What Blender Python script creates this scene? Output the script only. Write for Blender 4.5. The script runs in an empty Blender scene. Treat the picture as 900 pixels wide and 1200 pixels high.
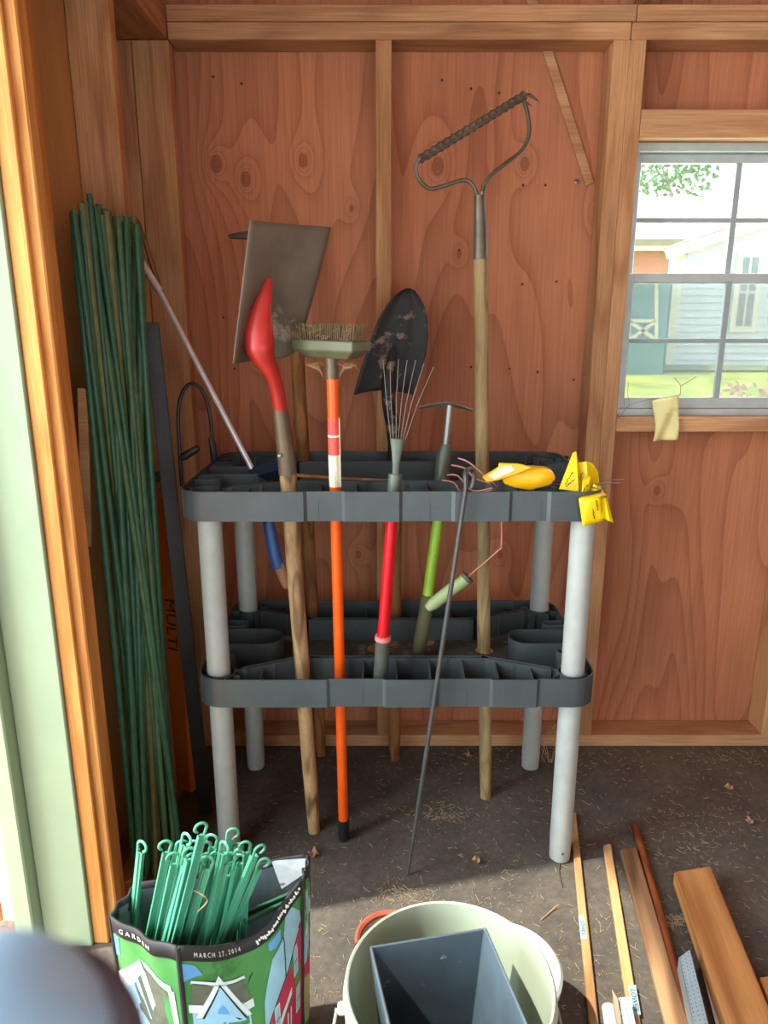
import bpy, bmesh, math, random
from mathutils import Vector, Matrix, Euler
from mathutils.geometry import intersect_line_plane
random.seed(7)
SC = bpy.context.scene
COL = SC.collection
R = math.radians

# ------------------------------------------------------------------ camera, world, sun, lights, exposure
PITCH, EYE, FPX = 14.8, 1.29, 870.0
cd = bpy.data.cameras.new('camera'); cam = bpy.data.objects.new('camera', cd); COL.objects.link(cam)
cd.sensor_fit = 'VERTICAL'; cd.sensor_height = 36.0; cd.sensor_width = 27.0
cd.lens = FPX/1200*36.0; cd.clip_start = 0.01; cd.clip_end = 300
cam.location = (0, 0, EYE); cam.rotation_euler = (R(90-PITCH), R(0.0), R(0))
cd.dof.use_dof = True; cd.dof.focus_distance = 1.65; cd.dof.aperture_fstop = 9.0
SC.camera = cam
SC.view_settings.view_transform = 'Standard'; SC.view_settings.look = 'None'
SC.view_settings.gamma = 1.0; SC.view_settings.use_curve_mapping = False
SC.view_settings.exposure = 0.45
W = bpy.data.worlds.new('sky'); SC.world = W; W.use_nodes = True
bg = W.node_tree.nodes['Background']
bg.inputs[0].default_value = (0.86, 0.94, 1.0, 1); bg.inputs[1].default_value = 2.5
sd = bpy.data.lights.new('sun', 'SUN'); sd.energy = 6.0; sd.angle = R(1.0); sd.color = (1.0, 0.93, 0.80)
sun = bpy.data.objects.new('sun', sd); COL.objects.link(sun)
sun.rotation_euler = Vector((0.50, 0.12, -0.86)).to_track_quat('-Z', 'Y').to_euler()
def area(name, loc, target, sx, sy, power, color):
    l = bpy.data.lights.new(name, 'AREA'); l.shape = 'RECTANGLE'; l.size = sx; l.size_y = sy
    l.energy = power; l.color = color
    o = bpy.data.objects.new(name, l); COL.objects.link(o); o.location = loc
    o.rotation_euler = (Vector(target)-Vector(loc)).to_track_quat('-Z', 'Y').to_euler()
    return o
area('doorway_daylight', (-2.2, 0.35, 1.45), (0.0, 1.65, 0.8), 1.1, 1.8, 62, (0.93, 0.97, 1.0))
area('window_daylight', (0.93, 2.35, 1.40), (0.45, 0.6, 0.4), 0.55, 0.65, 12, (0.82, 0.90, 1.0))

# ------------------------------------------------------------------ picture geometry -> real positions
CP, SP = math.cos(R(PITCH)), math.sin(R(PITCH))
def ray(px, py):
    a = (px-450)/FPX; v = (600-py)/FPX
    return Vector((a, CP+v*SP, -SP+v*CP))
def P(px, py, Y):
    d = ray(px, py); return Vector((0, 0, EYE)) + d*(Y/d.y)
def F(px, py, z=0.0):
    d = ray(px, py); return Vector((0, 0, EYE)) + d*((z-EYE)/d.z)

# ------------------------------------------------------------------ helpers
ORG = {}
class MB:
    def __init__(s): s.v = []; s.f = []; s.m = []
    def add(s, v, f, m=0):
        k = len(s.v); s.v += [Vector(p) for p in v]
        for q in f: s.f.append(tuple(i+k for i in q)); s.m.append(m)
        return s
    def box(s, c, d, Rm=None, m=0):
        c = Vector(c); x, y, z = d[0]/2, d[1]/2, d[2]/2
        pts = [Vector((i*x, j*y, k*z)) for k in (-1, 1) for j in (-1, 1) for i in (-1, 1)]
        if Rm is not None: pts = [Rm @ p for p in pts]
        return s.add([c+p for p in pts], [(0,2,3,1),(4,5,7,6),(0,1,5,4),(2,6,7,3),(0,4,6,2),(1,3,7,5)], m)
    def span(s, a, b, m=0):
        a, b = Vector(a), Vector(b); return s.box((a+b)/2, [abs(b[i]-a[i]) for i in range(3)], None, m)
    def bar(s, p0, p1, w, d, ref=(1, 0, 0), m=0):
        p0, p1 = Vector(p0), Vector(p1); z = (p1-p0).normalized(); x = Vector(ref); x = (x-z*x.dot(z)).normalized(); y = z.cross(x)
        v = []
        for p in (p0, p1):
            for j in (-1, 1):
                for i in (-1, 1): v.append(p+x*(i*w/2)+y*(j*d/2))
        return s.add(v, [(0,2,3,1),(4,5,7,6),(0,1,5,4),(2,6,7,3),(0,4,6,2),(1,3,7,5)], m)
    def tube(s, pts, r, n=12, m=0, flat=None, cap=True, closed=False):
        pts = [Vector(p) for p in pts]; L = len(pts)
        rr = r if isinstance(r, (list, tuple)) else [r]*L
        t0 = (pts[1]-pts[0]).normalized(); up = Vector((0, 0, 1)) if abs(t0.z) < .9 else Vector((0, 1, 0))
        x = t0.cross(up).normalized(); rings = []
        v = []
        for i, p in enumerate(pts):
            if closed: t = (pts[(i+1) % L]-pts[i-1]).normalized()
            else: t = (pts[min(i+1, L-1)]-pts[max(i-1, 0)]).normalized()
            x = (x-t*x.dot(t)).normalized(); y = t.cross(x)
            fl = 1.0 if flat is None else (flat[i] if isinstance(flat, (list, tuple)) else flat)
            for k in range(n):
                a = 2*math.pi*k/n; v.append(p+(x*math.cos(a)+y*math.sin(a)*fl)*rr[i])
        f = []
        for i in range(L if closed else L-1):
            for k in range(n):
                a, b = i*n+k, i*n+(k+1) % n; c, d = ((i+1) % L)*n+(k+1) % n, ((i+1) % L)*n+k
                f.append((a, b, c, d))
        if cap and not closed: f.append(tuple(range(n))[::-1]); f.append(tuple((L-1)*n+k for k in range(n)))
        return s.add(v, f, m)
    def lathe(s, prof, c, n=40, m=0, Rm=None, cap=True):
        c = Vector(c); v = []; L = len(prof)
        for r, z in prof:
            for k in range(n):
                a = 2*math.pi*k/n; p = Vector((r*math.cos(a), r*math.sin(a), z))
                if Rm is not None: p = Rm @ p
                v.append(c+p)
        f = [(i*n+k, i*n+(k+1) % n, (i+1)*n+(k+1) % n, (i+1)*n+k) for i in range(L-1) for k in range(n)]
        if cap and prof[0][0] > 1e-5: f.append(tuple(range(n))[::-1])
        if cap and prof[-1][0] > 1e-5: f.append(tuple((L-1)*n+k for k in range(n)))
        return s.add(v, f, m)
    def prism(s, front, off, m=0):
        n = len(front); off = Vector(off)
        v = [Vector(p) for p in front]+[Vector(p)+off for p in front]
        f = [tuple(range(n)), tuple(range(2*n-1, n-1, -1))]+[(i, n+i, n+(i+1) % n, (i+1) % n) for i in range(n)]
        return s.add(v, f, m)
    def grid(s, fn, nu, nv, m=0):
        v = [fn(i/nu, j/nv) for j in range(nv+1) for i in range(nu+1)]
        f = [(j*(nu+1)+i, j*(nu+1)+i+1, (j+1)*(nu+1)+i+1, (j+1)*(nu+1)+i) for j in range(nv) for i in range(nu)]
        return s.add(v, f, m)
def tag(o, label=None, cat=None, group=None, kind=None):
    if label: o['label'] = label
    if cat: o['category'] = cat
    if group: o['group'] = group
    if kind: o['kind'] = kind
    return o
def thing(name, label, cat, loc=(0, 0, 0), group=None):
    o = bpy.data.objects.new(name, None); COL.objects.link(o); o.location = loc; o.empty_display_size = .05
    ORG[o] = Vector(loc); return tag(o, label, cat, group)
def obj(name, mb, mats, parent=None, ang=35, bevel=0, solid=0, sub=0, fix=True, origin=None):
    if not isinstance(mats, (list, tuple)): mats = [mats]
    if parent is not None: off = ORG[parent]
    elif origin is not None: off = Vector(origin)
    else:
        xs = [p.x for p in mb.v]; ys = [p.y for p in mb.v]; zs = [p.z for p in mb.v]
        off = Vector(((min(xs)+max(xs))/2, (min(ys)+max(ys))/2, min(zs)))
    me = bpy.data.meshes.new(name)
    me.from_pydata([tuple(p-off) for p in mb.v], [], mb.f)
    for k in mats: me.materials.append(k)
    for p, k in zip(me.polygons, mb.m): p.material_index = k
    bm = bmesh.new(); bm.from_mesh(me)
    if fix: bmesh.ops.recalc_face_normals(bm, faces=bm.faces)
    if bevel: bmesh.ops.bevel(bm, geom=list(bm.edges), offset=bevel, segments=1, affect='EDGES', profile=.5)
    bm.to_mesh(me); bm.free()
    if ang:
        me.polygons.foreach_set('use_smooth', [True]*len(me.polygons)); me.set_sharp_from_angle(angle=R(ang))
    me.update()
    o = bpy.data.objects.new(name, me); COL.objects.link(o)
    if parent is not None: o.parent = parent; ORG[o] = off
    else: o.location = off; ORG[o] = off
    if solid:
        sm = o.modifiers.new('thickness', 'SOLIDIFY'); sm.thickness = solid; sm.offset = 0
    if sub:
        sm = o.modifiers.new('smooth', 'SUBSURF'); sm.levels = sub; sm.render_levels = sub
    return o
def copy_tree(o, parent=None):
    c = o.copy(); COL.objects.link(c)
    if parent is not None: c.parent = parent
    for ch in list(o.children): copy_tree(ch, c)
    return c
def smooth_path(pts, n=6):
    pts = [Vector(p) for p in pts]; out = []
    for i in range(len(pts)-1):
        p0, p1, p2, p3 = pts[max(i-1, 0)], pts[i], pts[i+1], pts[min(i+2, len(pts)-1)]
        for k in range(n):
            t = k/n; out.append(.5*((2*p1)+(p2-p0)*t+(2*p0-5*p1+4*p2-p3)*t*t+(3*p1-p0-3*p2+p3)*t**3))
    out.append(pts[-1]); return out
def text_mb(body, mapping, size=1.0, m=0, spacing=1.0):
    """lettering as flat geometry; mapping(x, y) -> point"""
    cu = bpy.data.curves.new('lettering', 'FONT'); cu.body = body; cu.size = size; cu.space_character = spacing
    cu.align_x = 'CENTER'; cu.align_y = 'CENTER'; cu.resolution_u = 2
    o = bpy.data.objects.new('lettering', cu); COL.objects.link(o)
    dg = bpy.context.evaluated_depsgraph_get(); me = bpy.data.meshes.new_from_object(o.evaluated_get(dg))
    mb = MB(); mb.add([mapping(v.co.x, v.co.y) for v in me.vertices], [tuple(p.vertices) for p in me.polygons], m)
    bpy.data.objects.remove(o); bpy.data.curves.remove(cu); bpy.data.meshes.remove(me)
    return mb

# ------------------------------------------------------------------ materials
def srgb(r, g, b):
    def c(x):
        x /= 255.0; return x/12.92 if x <= .04045 else ((x+.055)/1.055)**2.4
    return (c(r), c(g), c(b), 1)
def newmat(name):
    m = bpy.data.materials.new(name); m.use_nodes = True; return m, m.node_tree.nodes, m.node_tree.links, m.node_tree.nodes['Principled BSDF']
def ramp(N, stops):
    r = N.new('ShaderNodeValToRGB'); e = r.color_ramp.elements
    while len(e) < len(stops): e.new(.5)
    for i, (p, c) in enumerate(stops): e[i].position = p; e[i].color = c
    return r
def coords(N, L, scale, rnd=True):
    tc = N.new('ShaderNodeTexCoord'); mp = N.new('ShaderNodeMapping'); mp.inputs['Scale'].default_value = scale
    if rnd:
        oi = N.new('ShaderNodeObjectInfo'); ml = N.new('ShaderNodeMath'); ml.operation = 'MULTIPLY'; ml.inputs[1].default_value = 37.0
        ad = N.new('ShaderNodeVectorMath'); ad.operation = 'ADD'
        L.new(oi.outputs['Random'], ml.inputs[0]); L.new(tc.outputs['Object'], ad.inputs[0]); L.new(ml.outputs[0], ad.inputs[1]); L.new(ad.outputs[0], mp.inputs[0])
    else: L.new(tc.outputs['Object'], mp.inputs[0])
    return mp.outputs[0]
def noise(N, L, vec, scale, detail=4, rough=.55, dist=0):
    n = N.new('ShaderNodeTexNoise'); n.inputs['Scale'].default_value = scale; n.inputs['Detail'].default_value = detail
    n.inputs['Roughness'].default_value = rough; n.inputs['Distortion'].default_value = dist; L.new(vec, n.inputs['Vector']); return n.outputs['Fac']
def math_(N, L, op, a, b=None):
    n = N.new('ShaderNodeMath'); n.operation = op
    for i, x in enumerate((a, b)):
        if x is None: continue
        if isinstance(x, (int, float)): n.inputs[i].default_value = x
        else: L.new(x, n.inputs[i])
    return n.outputs[0]
def mixc(N, L, fac, a, b, mode='MIX'):
    n = N.new('ShaderNodeMix'); n.data_type = 'RGBA'; n.blend_type = mode
    if isinstance(fac, (int, float)): n.inputs[0].default_value = fac
    else: L.new(fac, n.inputs[0])
    for sock, x in ((n.inputs[6], a), (n.inputs[7], b)):
        if isinstance(x, tuple): sock.default_value = x
        else: L.new(x, sock)
    return n.outputs[2]
def bump(N, L, B, h, strength, dist=.002):
    b = N.new('ShaderNodeBump'); b.inputs['Strength'].default_value = strength; b.inputs['Distance'].default_value = dist
    L.new(h, b.inputs['Height']); L.new(b.outputs[0], B.inputs['Normal'])
def plain(name, col, rough=.5, metal=0, var=.18, scale=25, bmp=.15, dirt=None, spec=None, sheen=0):
    m, N, L, B = newmat(name)
    v = coords(N, L, (1, 1, 1)); n = noise(N, L, v, scale, 5)
    dark = tuple(c*(1-var) for c in col[:3])+(1,); lite = tuple(min(1, c*(1+var)) for c in col[:3])+(1,)
    r = ramp(N, [(.3, dark), (.7, lite)]); L.new(n, r.inputs[0]); out = r.outputs[0]
    if dirt:
        n2 = noise(N, L, v, dirt[2], 6, .7); r2 = ramp(N, [(dirt[1], (0, 0, 0, 1)), (min(1, dirt[1]+.06), (1, 1, 1, 1))]); L.new(n2, r2.inputs[0])
        out = mixc(N, L, r2.outputs[0], out, dirt[0])
    L.new(out, B.inputs['Base Color']); B.inputs['Roughness'].default_value = rough; B.inputs['Metallic'].default_value = metal
    if spec is not None: B.inputs['Specular IOR Level'].default_value = spec
    if bmp: bump(N, L, B, n, bmp)
    return m
def wood(name, base, dark, axis='Z', dens=1.0, rough=.7, knots=0.0, rings=26, contrast=1.0, weather=None, nscale=4.0, sharpness=3.0, fibre=1.0, stretch=.18, flatknots=False, places=None):
    """contour lines of stretched noise: flat-sawn grain along the axis"""
    m, N, L, B = newmat(name)
    st = {'X': (stretch, 1, 1), 'Y': (1, stretch, 1), 'Z': (1, 1, stretch)}[axis]
    v = coords(N, L, tuple(s*dens for s in st)); n = noise(N, L, v, nscale, 2, .45, .25)
    kd = None
    if places:
        tc = N.new('ShaderNodeTexCoord')
        for (kx, kz, kr) in places:
            mp = N.new('ShaderNodeMapping'); mp.vector_type = 'TEXTURE'; mp.inputs['Location'].default_value = (kx, 0, kz); mp.inputs['Scale'].default_value = (kr, 1e3, kr*1.5)
            L.new(tc.outputs['Object'], mp.inputs[0]); ln = N.new('ShaderNodeVectorMath'); ln.operation = 'LENGTH'; L.new(mp.outputs[0], ln.inputs[0])
            g = math_(N, L, 'DIVIDE', .16, math_(N, L, 'ADD', math_(N, L, 'POWER', ln.outputs['Value'], 2.0), .55)); n = math_(N, L, 'ADD', n, math_(N, L, 'MULTIPLY', g, .75))
            core = math_(N, L, 'LESS_THAN', ln.outputs['Value'], .55); kd = core if kd is None else math_(N, L, 'MAXIMUM', kd, core)
        s = math_(N, L, 'FRACT', math_(N, L, 'MULTIPLY', n, rings*.75))
    else:
        s = math_(N, L, 'SINE', math_(N, L, 'MULTIPLY', n, rings*2.2)); s = math_(N, L, 'MULTIPLY_ADD', s, .5)
        s.node.inputs[2].default_value = .5
    sharp = math_(N, L, 'POWER', s, sharpness)
    st2 = {'X': (.03, 1, 1), 'Y': (1, .03, 1), 'Z': (1, 1, .03)}[axis]
    v2 = coords(N, L, st2); fib = noise(N, L, v2, 160*dens, 3, .6)
    big = noise(N, L, coords(N, L, (1, 1, .5)), 2.2, 3)
    c = mixc(N, L, math_(N, L, 'MULTIPLY', sharp, .62*contrast), base, dark)
    fr = ramp(N, [(.3, (1-.28*fibre,)*3+(1,)), (.7, (1+.12*fibre,)*3+(1,))]); L.new(fib, fr.inputs[0]); c = mixc(N, L, 1.0, c, fr.outputs[0], 'MULTIPLY')
    br = ramp(N, [(.25, (.74, .70, .68, 1)), (.75, (1.18, 1.14, 1.1, 1))]); L.new(big, br.inputs[0]); c = mixc(N, L, 1.0, c, br.outputs[0], 'MULTIPLY')
    if knots:
        vo = N.new('ShaderNodeTexVoronoi'); vo.inputs['Scale'].default_value = knots; L.new(coords(N, L, (1, 0, .7)) if flatknots else coords(N, L, {'X': (.6, 1, 1), 'Y': (1, .6, 1), 'Z': (1, 1, .6)}[axis]), vo.inputs['Vector'])
        kr = ramp(N, [(.0, (1, 1, 1, 1)), (.025, (.7, .7, .7, 1)), (.04, (.25, .25, .25, 1)), (.10, (0, 0, 0, 1))]); L.new(vo.outputs['Distance'], kr.inputs[0])
        c = mixc(N, L, math_(N, L, 'MULTIPLY', kr.outputs[0], .8), c, tuple(x*.45 for x in dark[:3])+(1,))
    if kd is not None: c = mixc(N, L, math_(N, L, 'MULTIPLY', kd, .45), c, tuple(x*.5 for x in dark[:3])+(1,))
    if weather:
        wn = noise(N, L, coords(N, L, st), 12, 5, .7); wr = ramp(N, [(.42, (0, 0, 0, 1)), (.62, (1, 1, 1, 1))]); L.new(wn, wr.inputs[0]); c = mixc(N, L, math_(N, L, 'MULTIPLY', wr.outputs[0], .75), c, weather)
    L.new(c, B.inputs['Base Color']); B.inputs['Roughness'].default_value = rough; B.inputs['Specular IOR Level'].default_value = .25
    bump(N, L, B, math_(N, L, 'ADD', fib, sharp), .25, .0012)
    return m

M = {}
M['ply'] = wood('plywood_red', srgb(188, 126, 92), srgb(128, 66, 40), 'Z', 1.0, .75, rings=34, nscale=2.3, sharpness=3.2, fibre=.6, stretch=.17, contrast=.68, places=[(P(x_, y_, 2.13).x, P(x_, y_, 2.13).z, r_) for x_, y_, r_ in ((253, 192, .028), (288, 210, .024), (355, 188, .022), (513, 195, .030), (615, 192, .022), (300, 420, .014), (538, 298, .014), (412, 244, .012), (700, 250, .018), (770, 575, .018), (586, 650, .016), (420, 650, .016))])
M['ply_left'] = wood('plywood_yellow', srgb(186, 144, 92), srgb(150, 106, 64), 'Z', 1.0, .75, rings=9, fibre=.5, sharpness=1.5)
M['stud'] = wood('stud_pine', srgb(196, 152, 108), srgb(160, 110, 72), 'Z', 1.6, .75, knots=3.5, rings=16)
M['plate'] = wood('plate_pine', srgb(196, 154, 112), srgb(162, 116, 80), 'X', 1.6, .75, knots=4, rings=16)
M['plate_y'] = wood('rafter_pine', srgb(180, 134, 92), srgb(146, 98, 62), 'Y', 1.6, .75, rings=16)
M['jamb_wood'] = wood('door_stud_pine', srgb(226, 164, 92), srgb(196, 128, 62), 'Z', 2.0, .6, rings=16)
M['door_wood'] = wood('door_inside_wood', srgb(196, 124, 62), srgb(130, 72, 34), 'Z', 2.0, .7, rings=16)
M['green_paint'] = plain('pale_green_paint', srgb(150, 172, 142), .5, var=.05, scale=8, bmp=.08, dirt=(srgb(70, 70, 60), .72, 60))
M['white_paint'] = plain('white_paint', srgb(214, 220, 216), .5, var=.05)
M['handle'] = wood('ash_handle', srgb(190, 162, 118), srgb(110, 84, 56), 'Z', 4, .6, rings=16, weather=srgb(120, 98, 74), contrast=1.5)
M['handle_grey'] = wood('weathered_handle', srgb(176, 156, 108), srgb(112, 92, 58), 'Z', 5, .7, rings=14, weather=srgb(128, 112, 82))
M['handle_dark'] = wood('dark_handle', srgb(160, 112, 66), srgb(94, 58, 32), 'Z', 5, .7, rings=12)
M['steel'] = plain('worn_steel', srgb(104, 98, 86), .5, .6, var=.25, scale=18, bmp=.2, dirt=(srgb(84, 62, 44), .60, 9))
M['blade_grey'] = plain('grey_shovel_blade', srgb(112, 106, 92), .6, .15, var=.25, scale=9, bmp=.25, dirt=(srgb(168, 160, 142), .58, 7))
M['black_blade'] = plain('black_blade', srgb(30, 31, 32), .6, .1, var=.4, scale=14, bmp=.35, dirt=(srgb(120, 104, 84), .56, 18))
M['chrome'] = plain('chrome_tube', srgb(225, 228, 228), .3, .45, var=.05, bmp=0)
M['rod'] = plain('grey_rod', srgb(82, 86, 84), .5, .4)
M['rust_tube'] = plain('dull_brown_tube', srgb(120, 96, 70), .45, .6, var=.2)
M['shelf'] = plain('charcoal_plastic', srgb(66, 76, 78), .42, 0, var=.12, scale=14, bmp=.10, dirt=(srgb(128, 118, 98), .70, 7))
M['tray_floor'] = plain('dusty_shelf_floor', srgb(70, 68, 60), .8, 0, var=.3, scale=12, bmp=.15, dirt=(srgb(146, 126, 92), .50, 4))
M['pipe'] = plain('grey_plastic_pipe', srgb(168, 176, 170), .4, 0, var=.07, scale=30, bmp=.05, dirt=(srgb(140, 140, 128), .72, 40))
M['red'] = plain('red_paint', srgb(176, 44, 36), .4, .1, var=.2, scale=10, bmp=.1, dirt=(srgb(120, 24, 22), .66, 10))
M['red_tube'] = plain('red_gloss_tube', srgb(206, 24, 40), .2, .1, var=.08, bmp=0)
M['pink'] = plain('pink_ring', srgb(232, 130, 130), .4)
M['sleeve'] = plain('dull_olive_steel', srgb(106, 94, 76), .5, .5, var=.2, scale=20)
M['dark_grip'] = plain('dark_rubber_grip', srgb(74, 78, 68), .65, 0, var=.2, scale=40)
M['orange'] = plain('orange_tube', srgb(232, 92, 22), .22, 0, var=.06, bmp=0)
M['label_red'] = plain('red_label', srgb(226, 88, 76), .45)
M['label_white'] = plain('cream_label', srgb(232, 228, 200), .5, var=.06)
M['ink'] = plain('black_ink', srgb(40, 38, 36), .6)
M['white_ink'] = plain('white_ink', srgb(232, 232, 224), .6, var=.03)
M['black'] = plain('black_rubber', srgb(26, 27, 28), .5, 0, var=.2)
M['black_gloss'] = plain('black_plastic_film', srgb(24, 27, 29), .25, 0, var=.25, scale=30, bmp=.5)
M['olive_plastic'] = plain('olive_brush_block', srgb(92, 96, 70), .5, 0, var=.12)
M['bristle'] = plain('straw_bristle', srgb(104, 86, 58), .8, var=.25)
M['web'] = plain('straw_fibres', srgb(150, 126, 84), .8, var=.25)
M['lime'] = plain('lime_tube', srgb(150, 200, 40), .3, 0, var=.06)
M['sage'] = plain('sage_grip', srgb(134, 152, 104), .55, 0, var=.1)
M['olive_grip'] = plain('olive_grip', srgb(92, 92, 62), .6, 0, var=.15)
M['grey_green'] = plain('grey_green_socket', srgb(104, 116, 104), .45, .3, var=.15)
M['galv'] = plain('galvanised_sheet', srgb(160, 166, 158), .4, .7, var=.15)
M['copper'] = plain('copper_wire', srgb(176, 116, 100), .4, .5)
M['blue'] = plain('deep_blue_plastic', srgb(28, 78, 140), .4)
M['navy'] = plain('navy_plastic', srgb(26, 44, 66), .45)
M['yellow'] = plain('yellow_plastic', srgb(252, 190, 14), .35, var=.04)
M['yellow_tape'] = plain('yellow_tape', srgb(244, 214, 10), .35, var=.06)
M['ptape'] = plain('cream_tape', srgb(226, 220, 150), .7, var=.06, scale=60, bmp=.5)
M['stake'] = plain('dark_green_stake', srgb(44, 92, 64), .45, 0, var=.22, scale=40, bmp=.35)
M['stake2'] = plain('olive_green_stake', srgb(70, 104, 70), .5, 0, var=.25, scale=40, bmp=.35)
M['stake3'] = plain('mossy_brown_stake', srgb(112, 112, 68), .6, 0, var=.25, scale=40, bmp=.35)
M['mint'] = plain('mint_green_enamel', srgb(84, 168, 136), .35, .1, var=.12)
M['dark_post'] = plain('dark_steel_angle', srgb(44, 40, 38), .5, .3, var=.25, scale=20)
M['orange_card'] = plain('orange_card', srgb(214, 112, 34), .6, var=.08, scale=6)
M['bucket'] = plain('pale_grey_green_bucket', srgb(176, 190, 168), .42, 0, var=.05, scale=6, bmp=.03)
M['planter'] = plain('slate_blue_planter', srgb(72, 88, 98), .55, .0, var=.22, scale=9, bmp=.2, dirt=(srgb(160, 172, 172), .64, 26))
M['terra'] = plain('terracotta', srgb(168, 86, 64), .8, 0, var=.2, scale=20, dirt=(srgb(220, 214, 204), .62, 14))
M['lime_pot'] = plain('limed_terracotta_inside', srgb(196, 186, 176), .85, 0, var=.2, scale=20, dirt=(srgb(120, 80, 60), .58, 18))
M['teal'] = plain('teal_plastic', srgb(40, 96, 112), .4)
M['white_rim'] = plain('whitewashed_rim', srgb(180, 192, 190), .7, 0, var=.1, scale=30, dirt=(srgb(150, 120, 90), .66, 30))
M['soil'] = plain('dry_soil', srgb(110, 92, 72), .9, 0, var=.3, scale=40, bmp=.6)
M['board'] = wood('fir_board', srgb(216, 162, 100), srgb(172, 112, 62), 'Y', 1.6, .55, rings=24, nscale=5, stretch=.09, sharpness=2, contrast=1.3, fibre=.5)
M['board2'] = wood('brown_board', srgb(176, 142, 106), srgb(112, 82, 58), 'Y', 1.6, .6, rings=10, sharpness=2, contrast=1.4, fibre=.5)
M['stick'] = wood('pine_stick', srgb(200, 168, 118), srgb(156, 116, 74), 'Y', 3.0, .6, rings=14)
M['dowel'] = wood('reddish_dowel', srgb(150, 84, 50), srgb(96, 48, 28), 'Y', 4.0, .6, rings=10)
M['sticker'] = plain('pale_blue_sticker', srgb(150, 182, 196), .4, var=.04)
M['pegboard'] = plain('white_enamel_strip', srgb(176, 204, 214), .35, .1, var=.05)
M['hole'] = plain('punched_hole', srgb(40, 60, 80), .8)
M['card_edge'] = plain('grey_card', srgb(166, 146, 124), .7)
M['leaf'] = plain('dry_leaf', srgb(176, 140, 100), .8, var=.2)
M['straw'] = plain('straw', srgb(168, 152, 116), .8, var=.3)
M['nail'] = plain('nail_head', srgb(120, 120, 120), .35, .9)
M['bag_green'] = plain('bag_green', srgb(70, 140, 72), .55, 0, var=.22, scale=7, bmp=.3, dirt=(srgb(50, 108, 50), .58, 6))
M['bag_black'] = plain('bag_black_binding', srgb(34, 34, 38), .6, 0, var=.2)
M['bag_inside'] = plain('bag_inside_weave', srgb(112, 126, 134), .6, 0, var=.12, scale=60, bmp=.3)
M['art_blue'] = plain('print_pale_blue', srgb(150, 196, 224), .5, var=.1)
M['art_sky'] = plain('print_blue', srgb(96, 160, 214), .5, var=.1)
M['art_white'] = plain('print_white', srgb(214, 226, 232), .5, var=.05)
M['art_grey'] = plain('print_grey_roof', srgb(92, 98, 84), .55, var=.25, scale=60)
M['art_pink'] = plain('print_raspberry', srgb(186, 52, 84), .5, var=.12)
M['art_tan'] = plain('print_tan', srgb(170, 160, 116), .5, var=.2)

M['near_blue'] = plain('glossy_blue', srgb(165, 218, 255), .5, var=.03)
M['near_dark'] = plain('dark_padding', srgb(84, 74, 84), .8, var=.1)
def floor_mat():
    m, N, L, B = newmat('dirty_concrete_floor')
    v = coords(N, L, (1, 1, 1), False)
    a = noise(N, L, v, 1.6, 5, .6); b = noise(N, L, v, 55, 6, .75); c = noise(N, L, v, 9, 5, .6)
    r1 = ramp(N, [(.3, srgb(76, 73, 70)), (.7, srgb(104, 100, 92))]); L.new(a, r1.inputs[0])
    r2 = ramp(N, [(.3, (.62, .62, .62, 1)), (.72, (1.3, 1.28, 1.22, 1))]); L.new(b, r2.inputs[0])
    r3 = ramp(N, [(.35, (.78, .78, .8, 1)), (.7, (1.15, 1.12, 1.05, 1))]); L.new(c, r3.inputs[0])
    k = mixc(N, L, 1, r1.outputs[0], r2.outputs[0], 'MULTIPLY'); k = mixc(N, L, 1, k, r3.outputs[0], 'MULTIPLY')
    r4 = ramp(N, [(.70, (0, 0, 0, 1)), (.78, (1, 1, 1, 1))]); L.new(noise(N, L, v, 140, 3, .6), r4.inputs[0]); k = mixc(N, L, r4.outputs[0], k, srgb(168, 150, 118))
    L.new(k, B.inputs['Base Color']); B.inputs['Roughness'].default_value = .85; bump(N, L, B, b, .5, .004)
    return m
M['floor'] = floor_mat()
def simple_noise(name, c1, c2, scale, rough=.9, aniso=(1, 1, 1)):
    m, N, L, B = newmat(name); v = coords(N, L, aniso, False); r = ramp(N, [(.35, c1), (.65, c2)]); L.new(noise(N, L, v, scale, 6, .7), r.inputs[0])
    L.new(r.outputs[0], B.inputs['Base Color']); B.inputs['Roughness'].default_value = rough; return m
M['grass'] = simple_noise('lawn', srgb(120, 160, 50), srgb(206, 214, 90), 3)
M['grass_dark'] = simple_noise('dull_green_ground_cover', srgb(90, 130, 70), srgb(150, 160, 110), 5)  # duller, darker green than the lawn
M['pine_straw'] = simple_noise('pine_straw_ground', srgb(150, 108, 84), srgb(222, 190, 160), 40, .9, (1, 1, 1))
M['gravel'] = simple_noise('pale_gravel', srgb(190, 188, 186), srgb(236, 232, 228), 60)
M['roof'] = simple_noise('pale_roof_shingle', srgb(128, 122, 120), srgb(156, 148, 144), 8)
M['siding'] = plain('pale_blue_siding', srgb(206, 220, 230), .6, var=.04)
M['trim'] = plain('cream_trim', srgb(226, 224, 206), .6, var=.04)
M['teal_door'] = plain('blue_green_shed_paint', srgb(96, 150, 160), .6, var=.1, scale=5)
M['far_glass'] = plain('dark_house_window', srgb(110, 130, 145), .2, var=.2, scale=4)
M['foliage'] = simple_noise('tree_foliage', srgb(80, 120, 80), srgb(120, 160, 120), 9)
M['bush'] = simple_noise('dry_bush', srgb(190, 150, 140), srgb(226, 200, 180), 9)
M['trunk'] = simple_noise('tree_bark', srgb(120, 110, 100), srgb(160, 150, 140), 9)
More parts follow.
